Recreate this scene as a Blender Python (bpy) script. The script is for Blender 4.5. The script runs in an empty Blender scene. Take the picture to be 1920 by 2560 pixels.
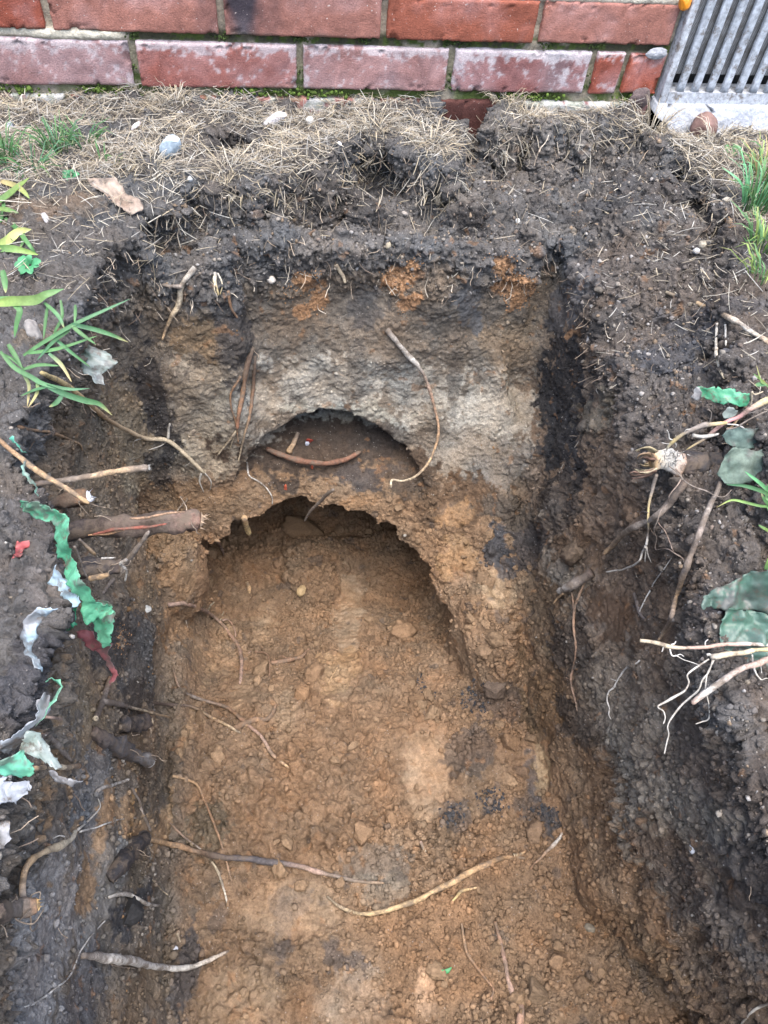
import bpy, math, random
import numpy as np
from mathutils import Vector, Matrix
from mathutils.bvhtree import BVHTree

rng = np.random.default_rng(7)
random.seed(7)
S = bpy.context.scene
COL = S.collection

# ------------------------------------------------------------------ camera, sky, sun, exposure
PITCH, ROLL, YAW = math.radians(52.0), math.radians(7.0), 0.22969351
CAM = np.array([0.0, -1.14467862, 0.5357942])
_F = np.array([0, math.cos(PITCH), -math.sin(PITCH)])
_R = np.array([1.0, 0, 0]); _U = np.cross(_R, _F)
_R, _U = _R * math.cos(ROLL) + _U * math.sin(ROLL), _U * math.cos(ROLL) - _R * math.sin(ROLL)
_c, _s = math.cos(YAW), math.sin(YAW)
_M = np.array([[_c, _s, 0], [-_s, _c, 0], [0, 0, 1]])      # wall-aligned world: X along the wall, Y into it
CF, CR, CU = _M @ _F, _M @ _R, _M @ _U
cam_d = bpy.data.cameras.new('camera')
cam = bpy.data.objects.new('camera', cam_d); COL.objects.link(cam)
cam.matrix_world = Matrix([[CR[0], CU[0], -CF[0], CAM[0]], [CR[1], CU[1], -CF[1], CAM[1]],
                           [CR[2], CU[2], -CF[2], CAM[2]], [0, 0, 0, 1]])
cam_d.sensor_fit = 'VERTICAL'; cam_d.sensor_height = 36; cam_d.lens = 1960 / 2560 * 36
cam_d.clip_start = 0.02; cam_d.clip_end = 200
S.camera = cam

SUN_EL, SUN_AZ = math.radians(76), math.radians(180)        # high behind the photographer, thin cloud
w = bpy.data.worlds.new('World'); S.world = w; w.use_nodes = True
nt = w.node_tree; bg = nt.nodes['Background']
sky = nt.nodes.new('ShaderNodeTexSky'); sky.sky_type = 'NISHITA'; sky.sun_disc = False
sky.sun_elevation = SUN_EL; sky.sun_rotation = SUN_AZ; sky.air_density = 1.0; sky.dust_density = 3.5
nt.links.new(sky.outputs[0], bg.inputs[0]); bg.inputs[1].default_value = 0.15
sd = bpy.data.lights.new('sun', 'SUN'); sd.energy = 1.45; sd.angle = math.radians(60); sd.color = (1.0, 0.985, 0.965)
sun = bpy.data.objects.new('sun', sd); COL.objects.link(sun)
_d = Vector((math.sin(SUN_AZ) * math.cos(SUN_EL), math.cos(SUN_AZ) * math.cos(SUN_EL), math.sin(SUN_EL)))
sun.rotation_euler = _d.to_track_quat('Z', 'Y').to_euler(); sun.location = (0, -2, 4)
S.view_settings.view_transform = 'Standard'; S.view_settings.look = 'None'
S.view_settings.exposure = 1.92; S.view_settings.gamma = 1.0; S.view_settings.use_curve_mapping = False
S.render.engine = 'CYCLES'
S.cycles.max_bounces = 8; S.cycles.diffuse_bounces = 5

# ------------------------------------------------------------------ photograph helpers
# frames: how a zoomed region of the photograph maps to its pixels
FR = {'F': (0, 0, 1920 / 1659)}
for _n, _x, _y in (('a', 0, 0), ('b', 960, 0), ('c', 0, 640), ('d', 960, 640), ('e', 0, 1280), ('f', 960, 1280),
                   ('g', 0, 1920), ('h', 960, 1920)): FR[_n] = (_x, _y, 960 / 1659)
for _n, _x, _y in (('k', 0, 900), ('l', 0, 1500), ('m', 1440, 860), ('n', 1440, 1380), ('q', 1440, 0)): FR[_n] = (_x, _y, 480 / 1659)
FR['o'] = (400, 960, 900 / 1659)
FOC = 1960.0

def ray(fr, x, y):
    ox, oy, s = FR[fr]
    return CF + CR * ((ox + x * s - 960) / FOC) - CU * ((oy + y * s - 1280) / FOC)   # unit depth
def depth(p): return float((np.asarray(p) - CAM) @ CF)
def px2m(fr, n, p): return n * FR[fr][2] * depth(p) / FOC
def on(fr, x, y, **k):
    d = ray(fr, x, y); (ax, v), = k.items(); i = 'XYZ'.index(ax)
    return CAM + d * (v - CAM[i]) / d[i]

# ------------------------------------------------------------------ numpy noise
def _h(i, j, k, seed):
    n = (i.astype(np.uint32) * np.uint32(374761393) + j.astype(np.uint32) * np.uint32(668265263)
         + k.astype(np.uint32) * np.uint32(2246822519) + np.uint32(seed * 3266489 + 17))
    n = (n ^ (n >> np.uint32(13))) * np.uint32(1274126177)
    n = (n ^ (n >> np.uint32(15))) * np.uint32(2654435761)
    return ((n ^ (n >> np.uint32(16))) & np.uint32(0xffffff)).astype(np.float32) / np.float32(0xffffff)
def vnoise(P, f, seed=0):
    Q = np.asarray(P, np.float32) * np.asarray(f, np.float32)
    I = np.floor(Q).astype(np.int64); T = (Q - I).astype(np.float32); T = T * T * (3 - 2 * T)
    i, j, k = I[..., 0], I[..., 1], I[..., 2]; u, v, w_ = T[..., 0], T[..., 1], T[..., 2]
    r = 0
    for a in (0, 1):
        for b in (0, 1):
            for c in (0, 1):
                r = r + _h(i + a, j + b, k + c, seed) * (u if a else 1 - u) * (v if b else 1 - v) * (w_ if c else 1 - w_)
    return r * 2 - 1
def fbm(P, f, n=3, seed=0, g=.5):
    r = 0; a = 1.0; s = 0; f = np.asarray(f, np.float32); P = np.asarray(P, np.float32)
    for o in range(n):
        r = r + a * vnoise(P + np.float32(o * 1.37), f * 2 ** o, seed + o * 11); s += a; a *= g
    return r / s * 1.4
def worley(P, f, seed=0):
    Q = np.asarray(P, np.float32) * np.float32(f); I = np.floor(Q).astype(np.int64)
    d1 = np.full(len(Q), 9, np.float32); d2 = d1.copy(); cid = np.zeros(len(Q), np.float32)
    for a in (-1, 0, 1):
        for b in (-1, 0, 1):
            for c in (-1, 0, 1):
                i, j, k = I[:, 0] + a, I[:, 1] + b, I[:, 2] + c
                dx = i + _h(i, j, k, seed) - Q[:, 0]; dy = j + _h(i, j, k, seed + 1) - Q[:, 1]; dz = k + _h(i, j, k, seed + 2) - Q[:, 2]
                d = np.sqrt(dx * dx + dy * dy + dz * dz).astype(np.float32)
                cl = d < d1
                d2 = np.where(cl, d1, np.minimum(d2, d)); d1 = np.where(cl, d, d1)
                cid = np.where(cl, _h(i, j, k, seed + 3), cid)
    return d1, d2, cid
def ss(a, b, x): t = np.clip((x - a) / (b - a), 0, 1); return t * t * (3 - 2 * t)

# ------------------------------------------------------------------ object helpers
def tag(o, label=None, cat=None, group=None, kind=None):
    if label: o['label'] = label
    if cat: o['category'] = cat
    if group: o['group'] = group
    if kind: o['kind'] = kind
    return o
def empty(name, loc, label, cat, group=None):
    o = bpy.data.objects.new(name, None); COL.objects.link(o); o.location = Vector(loc); o.empty_display_size = .02
    return tag(o, label, cat, group)
class MB:
    def __init__(s): s.v = []; s.f = []; s.c = []; s.n = 0
    def add(s, v, f, col=(.5, .5, .5)):
        v = np.asarray(v, float).reshape(-1, 3); col = np.asarray(col, float)
        if col.ndim == 1: col = np.tile(col[:3], (len(v), 1))
        s.f += [tuple(i + s.n for i in q) for q in f]
        s.v.append(v); s.c.append(col[:, :3]); s.n += len(v); return s
    def build(s, name, mat, parent=None, origin=None, smooth=True):
        v = np.concatenate(s.v); c = np.concatenate(s.c)
        if origin is None: origin = np.array(parent.location) if parent is not None and parent.parent is None else v.mean(0)
        if parent is not None:
            P = np.zeros(3); q = parent
            while q is not None: P += np.array(q.location); q = q.parent
            o_abs = P; loc = Vector((0, 0, 0))
        else: o_abs = np.asarray(origin, float); loc = Vector(o_abs)
        me = bpy.data.meshes.new(name); me.from_pydata((v - o_abs).tolist(), [], s.f)
        a = me.color_attributes.new('Col', 'FLOAT_COLOR', 'POINT')
        a.data.foreach_set('color', np.concatenate([c, np.ones((len(c), 1))], 1).astype(np.float32).ravel())
        if smooth: me.polygons.foreach_set('use_smooth', np.ones(len(me.polygons), bool))
        me.materials.append(mat); me.update()
        o = bpy.data.objects.new(name, me); COL.objects.link(o); o.location = loc
        if parent is not None: o.parent = parent
        return o
def box(lo, hi, jit=0):
    x0, y0, z0 = lo; x1, y1, z1 = hi
    v = np.array([(x0, y0, z0), (x1, y0, z0), (x1, y1, z0), (x0, y1, z0), (x0, y0, z1), (x1, y0, z1), (x1, y1, z1), (x0, y1, z1)], float)
    return v, [(0, 3, 2, 1), (4, 5, 6, 7), (0, 1, 5, 4), (1, 2, 6, 5), (2, 3, 7, 6), (3, 0, 4, 7)]

# ------------------------------------------------------------------ materials
def nodes(name):
    m = bpy.data.materials.new(name); m.use_nodes = True
    t = m.node_tree; b = t.nodes['Principled BSDF']; return m, t, b
def N(t, typ, **k):
    n = t.nodes.new(typ)
    for a, v in k.items():
        if a in n.inputs.keys(): n.inputs[a].default_value = v
        else: setattr(n, a, v)
    return n
def mixc(t, fac, a, b, typ='MIX'):
    n = t.nodes.new('ShaderNodeMix'); n.data_type = 'RGBA'; n.blend_type = typ
    for s, v in ((0, fac), (6, a), (7, b)):
        if hasattr(v, 'links'): t.links.new(v, n.inputs[s])
        else: n.inputs[s].default_value = v
    return n.outputs[2]
def ramp(t, src, p0, p1, c0=(0, 0, 0, 1), c1=(1, 1, 1, 1)):
    r = t.nodes.new('ShaderNodeValToRGB'); e = r.color_ramp.elements
    e[0].position = p0; e[1].position = p1; e[0].color = c0; e[1].color = c1
    t.links.new(src, r.inputs[0]); return r.outputs[0]
def noise(t, scale, detail=3, rough=.6, vec=None, dist=0):
    n = N(t, 'ShaderNodeTexNoise', Scale=scale, Detail=detail, Roughness=rough, Distortion=dist)
    if vec is not None: t.links.new(vec, n.inputs['Vector'])
    return n.outputs[0]
def bump(t, b, src, dist, strength=1.0, prev=None):
    n = N(t, 'ShaderNodeBump', Distance=dist, Strength=strength); t.links.new(src, n.inputs['Height'])
    if prev is not None: t.links.new(prev, n.inputs['Normal'])
    t.links.new(n.outputs[0], b.inputs['Normal']); return n.outputs[0]

def vcol_mat(name, rough=.8, var=.35, scale=300, stretch=None, bd=.0006, spec=.3, transl=0, speck=None, speck2=False, dirt=0):
    """colour from the mesh's own colours, broken up by grain"""
    m, t, b = nodes(name)
    a = N(t, 'ShaderNodeAttribute', attribute_name='Col').outputs[0]
    co = t.nodes.new('ShaderNodeTexCoord').outputs['Object']
    if stretch:
        mp = N(t, 'ShaderNodeMapping', Scale=stretch); t.links.new(co, mp.inputs[0]); co = mp.outputs[0]
    n1 = noise(t, scale, 4, .65, co)
    c = mixc(t, 1.0, a, ramp(t, n1, .3, .7, (1 - var,) * 3 + (1,), (1 + var * .6,) * 3 + (1,)), 'MULTIPLY')
    if speck:
        c = mixc(t, ramp(t, noise(t, scale * .35, 3, .6, co), .55, .68), c, speck)
    if dirt:                                                        # clinging soil
        c = mixc(t, ramp(t, noise(t, 70, 5, .75, co), .56 - .12 * dirt, .66 - .08 * dirt, (0, 0, 0, 1), (.8,) * 3 + (1,)), c, (.11, .085, .064, 1))
    if speck2:                                                       # lime specks, soot spots, broad mottling
        c = mixc(t, ramp(t, noise(t, 330, 2, .5, co), .70, .76), c, (.5, .42, .38, 1))
        c = mixc(t, ramp(t, noise(t, 190, 3, .6, co), .70, .76), c, (.1, .05, .045, 1))
        c = mixc(t, 1.0, c, ramp(t, noise(t, 28, 5, .7, co, 1.5), .32, .68, (.72, .72, .74, 1), (1.22, 1.2, 1.18, 1)), 'MULTIPLY')
    t.links.new(c, b.inputs['Base Color'])
    b.inputs['Roughness'].default_value = rough; b.inputs['Specular IOR Level'].default_value = spec
    if transl: b.inputs['Subsurface Weight'].default_value = 0; b.inputs['Transmission Weight'].default_value = 0
    bump(t, b, n1, bd)
    if transl:
        tr = t.nodes.new('ShaderNodeBsdfTranslucent'); t.links.new(c, tr.inputs[0])
        mx = t.nodes.new('ShaderNodeMixShader'); mx.inputs[0].default_value = transl
        t.links.new(b.outputs[0], mx.inputs[1]); t.links.new(tr.outputs[0], mx.inputs[2])
        t.links.new(mx.outputs[0], t.nodes['Material Output'].inputs[0])
    return m

def soil_mat():
    m, t, b = nodes('soil')
    at = N(t, 'ShaderNodeAttribute', attribute_name='Col'); a = at.outputs[0]; sm = at.outputs['Alpha']   # alpha: smeared smooth clay
    co = t.nodes.new('ShaderNodeTexCoord').outputs['Object']
    n1 = noise(t, 420, 5, .7, co); n2 = noise(t, 120, 4, .65, co)
    c = mixc(t, 1.0, a, ramp(t, n1, .28, .74, (.62, .6, .58, 1), (1.42, 1.42, 1.42, 1)), 'MULTIPLY')
    c = mixc(t, 1.0, c, ramp(t, n2, .3, .7, (.72, .71, .7, 1), (1.22, 1.22, 1.22, 1)), 'MULTIPLY')
    v = N(t, 'ShaderNodeTexVoronoi', Scale=260.0); t.links.new(co, v.inputs['Vector'])          # pale sand grains
    g = N(t, 'ShaderNodeMath', operation='LESS_THAN'); g.inputs[1].default_value = .19; t.links.new(v.outputs['Distance'], g.inputs[0])
    sel = N(t, 'ShaderNodeSeparateColor'); t.links.new(v.outputs['Color'], sel.inputs[0])
    g2 = N(t, 'ShaderNodeMath', operation='GREATER_THAN'); g2.inputs[1].default_value = .86; t.links.new(sel.outputs[0], g2.inputs[0])
    g3 = N(t, 'ShaderNodeMath', operation='MULTIPLY'); t.links.new(g.outputs[0], g3.inputs[0]); t.links.new(g2.outputs[0], g3.inputs[1])
    inv = N(t, 'ShaderNodeMath', operation='SUBTRACT'); inv.inputs[0].default_value = 1; t.links.new(sm, inv.inputs[1])
    g4 = N(t, 'ShaderNodeMath', operation='MULTIPLY'); t.links.new(g3.outputs[0], g4.inputs[0]); t.links.new(inv.outputs[0], g4.inputs[1])
    g5 = N(t, 'ShaderNodeMath', operation='MULTIPLY'); g5.inputs[1].default_value = .4; t.links.new(g4.outputs[0], g5.inputs[0])
    c = mixc(t, g5.outputs[0], c, (.42, .4, .38, 1))
    t.links.new(c, b.inputs['Base Color'])
    rr = N(t, 'ShaderNodeMapRange'); t.links.new(sm, rr.inputs[0]); rr.inputs[3].default_value = .92; rr.inputs[4].default_value = .6
    t.links.new(rr.outputs[0], b.inputs['Roughness']); b.inputs['Specular IOR Level'].default_value = .3
    st = N(t, 'ShaderNodeMapRange'); t.links.new(sm, st.inputs[0]); st.inputs[3].default_value = 1; st.inputs[4].default_value = .18
    b1 = N(t, 'ShaderNodeBump', Distance=.0048); t.links.new(n2, b1.inputs['Height']); t.links.new(st.outputs[0], b1.inputs['Strength'])
    b2 = N(t, 'ShaderNodeBump', Distance=.0022); t.links.new(n1, b2.inputs['Height']); t.links.new(st.outputs[0], b2.inputs['Strength'])
    t.links.new(b1.outputs[0], b2.inputs['Normal']); t.links.new(b2.outputs[0], b.inputs['Normal'])
    return m
M_SOIL = soil_mat()
# ------------------------------------------------------------------ the dug earth: a signed field, meshed
VX = .004
gx = np.arange(-.56, .98, VX, dtype=np.float32); gy = np.arange(-1.46, .02, VX, dtype=np.float32); gz = np.arange(-.80, .075, VX, dtype=np.float32)
GX, GY = np.meshgrid(gx, gy, indexing='ij')
def poly_sdf(poly):
    p = np.array(poly, np.float32); d = np.full(GX.shape, 1e9, np.float32); ins = np.zeros(GX.shape, bool)
    for i in range(len(p)):
        a, b = p[i], p[(i + 1) % len(p)]; e = b - a
        wx, wy = GX - a[0], GY - a[1]
        t = np.clip((wx * e[0] + wy * e[1]) / (e @ e), 0, 1)
        d = np.minimum(d, (wx - t * e[0]) ** 2 + (wy - t * e[1]) ** 2)
        c = (a[1] > GY) != (b[1] > GY)
        with np.errstate(divide='ignore', invalid='ignore'): xx = e[0] * (GY - a[1]) / (e[1] if e[1] else 1e-9) + a[0]
        ins ^= c & (GX < xx)
    d = np.sqrt(d); return np.where(ins, d, -d)            # positive inside
PIT = [(.06, [(-.20, -1.4), (-.19, -.95), (-.17, -.88), (-.165, -.79), (-.18, -.73), (-.213, -.68), (-.228, -.62), (-.22, -.555), (-.195, -.44), (-.165, -.32), (-.12, -.262), (-.06, -.236),
              (.087, -.23), (.276, -.23), (.40, -.25), (.44, -.31), (.45, -.41), (.46, -.51), (.48, -.6), (.475, -.66), (.445, -.74), (.405, -.83), (.375, -.92), (.375, -1.0), (.40, -1.1), (.45, -1.4)]),
       (-.1, [(-.20, -1.4), (-.20, -.95), (-.20, -.88), (-.195, -.79), (-.205, -.74), (-.228, -.68), (-.238, -.62), (-.232, -.55), (-.21, -.44), (-.20, -.33), (-.15, -.285), (-.032, -.288), (-.022, -.258),
              (.087, -.256), (.276, -.258), (.383, -.264), (.386, -.232), (.420, -.234), (.422, -.32), (.415, -.41), (.42, -.51), (.425, -.6), (.42, -.66), (.405, -.74), (.385, -.83), (.37, -.92), (.37, -1.0), (.40, -1.1), (.46, -1.4)]),
       (-.3, [(-.19, -1.4), (-.185, -.9), (-.19, -.7), (-.20, -.5), (-.20, -.36), (-.17, -.315), (-.032, -.322), (-.022, -.288), (.10, -.275), (.28, -.29), (.376, -.318), (.380, -.28), (.416, -.284),
              (.418, -.38), (.405, -.55), (.395, -.7), (.375, -.85), (.37, -.95), (.40, -1.05), (.45, -1.2), (.5, -1.4)]),
       (-.43, [(-.16, -1.4), (-.162, -.9), (-.17, -.7), (-.18, -.5), (-.195, -.36), (-.16, -.345), (-.05, -.345), (.05, -.34), (.18, -.355), (.3, -.40),
               (.366, -.44), (.371, -.395), (.405, -.40), (.402, -.5), (.38, -.6), (.375, -.75), (.365, -.88), (.36, -.97), (.40, -1.05), (.45, -1.2), (.5, -1.4)]),
       (-.52, [(-.13, -1.4), (-.148, -1.04), (-.156, -.80), (-.161, -.64), (-.17, -.45), (-.19, -.38), (-.1, -.385), (0, -.39), (.15, -.42), (.27, -.53),
               (.345, -.61), (.352, -.73), (.346, -.88), (.35, -.97), (.41, -1.05), (.45, -1.12), (.53, -1.4)])]
PSD = [(z, poly_sdf(p)) for z, p in PIT]
dT = poly_sdf([(-.7, .1), (-.7, -1.6), (-.13, -1.6), (-.13, -.27), (-.07, -.215), (0, -.21), (.05, -.20), (.10, -.165), (.146, -.085), (.182, -.10), (.236, -.166), (.267, -.183),
               (.28, -.12), (.305, -.059), (.325, -.02), (.345, -.03), (.355, -.085), (.39, -.055), (.42, -.075), (.447, -.045), (.48, -.07), (.51, -.045), (.555, -.075), (.57, -.04), (.585, -.108), (.62, -.19), (.62, -.26),
               (.55, -.44), (.49, -.58), (.45, -1.6), (1.1, -1.6), (1.1, .1)])
P2 = np.stack([GX, GY, np.zeros_like(GX)], -1)
n2a = fbm(P2, 14, 3, 3); n2b = fbm(P2, 45, 3, 9)
hin = n2a * .009 + n2b * .004 - .03 * ss(-.18, -.30, GY) * ss(-.2, -.1, GX) * ss(.5, .4, GX)
hin = hin - .055 * ss(.57, .63, GX) * ss(-.09, -.03, GY)
hout = -.058 - .10 * np.clip(-GY - .2, 0, .1) + n2a * .016 + n2b * .013 + .03 * ss(.42, .55, GX)
mT = ss(.008, -.008, dT + n2b * .018)
HGT = hin * (1 - mT) + hout * mT
for bx, by, br, bh in ((.292, -.196, .035, .035), (.13, -.19, .03, .02), (.03, -.23, .03, .012), (.5, -.24, .05, .02), (.2, -.23, .03, .012), (.44, -.08, .04, .02), (.40, -.15, .03, .012)):
    r = np.sqrt((GX - bx) ** 2 + (GY - by) ** 2) / br; HGT += bh * np.clip(1 - r * r, 0, 1)
for bx, by, br, bh in ((-.235, -.9, .05, .02), (-.26, -.75, .06, .02), (-.235, -.62, .04, .015)):
    r = np.sqrt((GX - bx) ** 2 + (GY - by) ** 2) / br; HGT += bh * np.clip(1 - r * r, 0, 1)
HGT -= .05 * ss(.055, .03, np.hypot((GX - .315), (GY + .005) * 1.2))
HOLES = [(on('g', 468, 632, X=-.158), (.03, .012, .017)), (on('l', 400, 470, X=-.19), (.03, .035, .03)), (on('l', 1010, 1500, X=-.16), (.02, .012, .02)),
         ((-.02, -.112, -.03), (.046, .028, .05)), ((.185, -.118, -.05), (.05, .032, .034)), ((-.10, -.245, -.05), (.04, .018, .03)), ((.09, -.205, -.055), (.04, .016, .024)),
         ((.062, -.20, -.03), (.03, .018, .022)), ((.012, -.213, -.045), (.02, .016, .02)), ((-.075, -.222, -.04), (.02, .02, .022)), ((-.125, -.262, -.04), (.025, .02, .03)), ((.245, -.178, -.05), (.04, .02, .024)), ((.40, -.06, -.045), (.022, .018, .02)), ((.47, -.075, -.05), (.03, .02, .022)), ((.36, -.09, -.05), (.02, .018, .02)), ((.56, -.085, -.05), (.03, .02, .024)), ((.61, -.2, -.04), (.025, .03, .02)), ((.30, -.16, -.06), (.02, .02, .02)), ((.12, -.185, -.05), (.02, .018, .025))]
FLR = -.52 + n2a * .012 + n2b * .003 - (.20 + .03 * n2a) * ss(-.78, -.34, GY) * ss(-.19, -.10, GX) * ss(.36, .27, GX) + .035 * np.exp(-(((GX - .05) / .07) ** 2 + ((GY + .30) / .06) ** 2)) - .12 * ss(-.26, -.16, GY) + .02 * np.exp(-((GX + .145) / .014) ** 2) * ss(-.5, -.6, GY)
FLR = FLR + .02 * ss(.26, .36, GX) * ss(-.75, -.6, GY) * ss(-1.0, -.8, GY)
FLR = np.maximum(FLR, -.735 + n2a * .012)
# coarse wobble of the pit sides
cx, cy, cz = [np.linspace(g[0], g[-1], max(2, int((g[-1] - g[0]) / .02) + 1)) for g in (gx, gy, gz)]
CW = np.stack(np.meshgrid(cx, cy, cz, indexing='ij'), -1)
WOB = (fbm(CW, 8, 2, 21) * .014 + fbm(CW, 22, 2, 31) * .007).astype(np.float32)
fx, fy, fz = [np.linspace(g[0], g[-1], max(2, int((g[-1] - g[0]) / .0095) + 1)) for g in (gx, gy, gz)]
WB2 = np.stack([(fbm(np.stack(np.meshgrid(fx, fy, [q], indexing='ij'), -1), 42, 2, 36)[:, :, 0] * .0075).astype(np.float32) for q in fz], -1)
def lin(A, g, c, ax):
    t = (g - c[0]) / (c[1] - c[0]); i = np.clip(t.astype(int), 0, len(c) - 2); f = (t - i).astype(np.float32)
    sh = [1] * A.ndim; sh[ax] = len(g); f = f.reshape(sh)
    return np.take(A, i, ax) * (1 - f) + np.take(A, i + 1, ax) * f
WOB = lin(lin(WOB, gx, cx, 0), gy, cy, 1); WB2 = lin(lin(WB2, gx, fx, 0), gy, fy, 1)
FLD = np.empty((len(gx), len(gy), len(gz)), np.float32)
for k, z in enumerate(gz):
    w2 = lin(WB2, np.array([z]), fz, 2)[:, :, 0]; wob = lin(WOB, np.array([z]), cz, 2)[:, :, 0] + .6 * w2
    if z >= PSD[0][0]: d = PSD[0][1]
    elif z <= PSD[-1][0]: d = PSD[-1][1]
    else:
        for (z1, a), (z0, b) in zip(PSD[:-1], PSD[1:]):
            if z0 <= z <= z1: f = (z - z0) / (z1 - z0); d = a * f + b * (1 - f); break
    pit = np.minimum(d + wob, z - FLR)
    # recess under the pale band, then the tunnel under the brown ledge
    e1 = 1 - np.sqrt(((GX - .085) / .165) ** 2 + ((z + .50) / .180) ** 2)
    t1 = np.minimum(np.minimum(e1 * .17 + wob * .6 + w2 * .55, -.225 - GY + wob * .5), (z + .385 + .40 * (-.24 - GY)) + wob * .5)
    e2 = 1 - np.sqrt(((GX - .075) / .225) ** 2 + (np.maximum(z + .59 - .03 * ss(-.36, -.22, GY), 0) / .135) ** 2)
    t2 = np.minimum(np.minimum(e2 * .13 + wob * .55 + w2 * .9, -.06 - GY), z - FLR)
    t1 = np.minimum(np.minimum(t1, GY + .75), z - FLR); t2 = np.minimum(t2, GY + .7)
    g = z - HGT
    hole = .040 - np.sqrt((GX + .02) ** 2 + ((GY + .112) / .8) ** 2 + ((z + .012) / 1.25) ** 2) + n2b * .006
    gap1 = .02 - np.sqrt(((GX + .205) / 1.6) ** 2 + ((GY + .62) / 3.0) ** 2 + (z + .055) ** 2) + n2b * .003
    gap2 = .026 - np.sqrt((GX - .17) ** 2 / 4 + (GY + .088) ** 2 + (z + .045) ** 2)
    hs = [(1 - np.sqrt(((GX - q[0]) / r_[0]) ** 2 + ((GY - q[1]) / r_[1]) ** 2 + ((z - q[2]) / r_[2]) ** 2)) * r_[1] for q, r_ in HOLES]
    FLD[:, :, k] = np.maximum.reduce([g, pit, t1, t2, hole, gap1, gap2] + hs)
    for q, r_ in (((-.172, -.425, -.545), (.062, .075, .095)), ((.318, -.60, -.575), (.05, .11, .115))):     # clay jambs of the tunnel
        FLD[:, :, k] = np.minimum(FLD[:, :, k], (np.sqrt(((GX - q[0]) / r_[0]) ** 2 + ((GY - q[1]) / r_[1]) ** 2 + ((z - q[2]) / r_[2]) ** 2) - 1) * min(r_) + wob * .6 + w2 * .5)
np.clip(FLD, -.03, .03, out=FLD)

def surface_nets(F):
    s = F > 0
    cnt = np.zeros(tuple(n - 1 for n in F.shape), np.uint8)
    for a in (0, 1):
        for b in (0, 1):
            for c in (0, 1):
                cnt += s[a:F.shape[0] - 1 + a, b:F.shape[1] - 1 + b, c:F.shape[2] - 1 + c]
    act = (cnt > 0) & (cnt < 8); I = np.argwhere(act)
    vid = np.full(act.shape, -1, np.int32); vid[act] = np.arange(len(I))
    C = {(a, b, c): F[I[:, 0] + a, I[:, 1] + b, I[:, 2] + c] for a in (0, 1) for b in (0, 1) for c in (0, 1)}
    acc = np.zeros((len(I), 3), np.float32); num = np.zeros(len(I), np.float32)
    for ax in range(3):
        for u in (0, 1):
            for v in (0, 1):
                k0 = [0, 0, 0]; o = [i for i in range(3) if i != ax]; k0[o[0]] = u; k0[o[1]] = v; k1 = list(k0); k1[ax] = 1
                A, B = C[tuple(k0)], C[tuple(k1)]; m = (A > 0) != (B > 0)
                t = np.where(m, A / np.where(m, A - B, 1), 0)
                p = np.tile(np.array(k0, np.float32), (len(I), 1)); p[:, ax] += t
                acc += p * m[:, None]; num += m
    V = (I + acc / num[:, None]).astype(np.float32)
    Q = []
    for ax in range(3):
        o = [(ax + 1) % 3, (ax + 2) % 3]
        n = list(F.shape); sl0 = [slice(0, n[i]) for i in range(3)]; sl1 = list(sl0)
        sl0[ax] = slice(0, n[ax] - 1); sl1[ax] = slice(1, n[ax])
        A, B = s[tuple(sl0)], s[tuple(sl1)]
        E_ = np.argwhere(A != B)
        ok = (E_[:, o[0]] > 0) & (E_[:, o[0]] < n[o[0]] - 1) & (E_[:, o[1]] > 0) & (E_[:, o[1]] < n[o[1]] - 1)
        E_ = E_[ok]; pos = A[E_[:, 0], E_[:, 1], E_[:, 2]]
        q = []
        for du, dv in ((-1, -1), (0, -1), (0, 0), (-1, 0)):
            e = E_.copy(); e[:, o[0]] += du; e[:, o[1]] += dv; q.append(vid[e[:, 0], e[:, 1], e[:, 2]])
        q = np.stack(q, 1); q[pos] = q[pos][:, ::-1]; Q.append(q)
    return V, np.concatenate(Q)
BV, BQ = surface_nets(FLD); del FLD, WOB, WB2
BV = BV * VX + np.array([gx[0], gy[0], gz[0]], np.float32)
BV = BV.astype(np.float64)

def vnormals(V, Q):
    n = np.cross(V[Q[:, 2]] - V[Q[:, 0]], V[Q[:, 3]] - V[Q[:, 1]])
    r = np.zeros_like(V)
    for i in range(3):
        for j in range(4): r[:, i] += np.bincount(Q[:, j], n[:, i], len(V))
    return r / np.maximum(np.linalg.norm(r, axis=1), 1e-12)[:, None]
def smooth_mesh(V, Q, it=1, lam=.5):
    for _ in range(it):
        a = np.zeros_like(V); n = np.zeros(len(V))
        for j in range(4):
            x, y = Q[:, j], Q[:, (j + 1) % 4]
            for i in range(3): a[:, i] += np.bincount(x, V[y, i], len(V)) + np.bincount(y, V[x, i], len(V))
            n += np.bincount(x, minlength=len(V)) + np.bincount(y, minlength=len(V))
        V = V * (1 - lam) + lam * a / np.maximum(n, 1)[:, None]
    return V
BV = smooth_mesh(BV, BQ, 2)
def make_bvh(V, Q): return BVHTree.FromPolygons(V.tolist(), Q.tolist(), all_triangles=False)
BVH = make_bvh(BV, BQ)
def hit(fr, x, y, lift=0.0):
    d = ray(fr, x, y); L = np.linalg.norm(d); d = d / L
    h = BVH.ray_cast(Vector(CAM), Vector(d), 20)
    p = np.array(h[0]) if h[0] is not None else on(fr, x, y, Z=0.0)
    return p - d * lift
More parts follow.
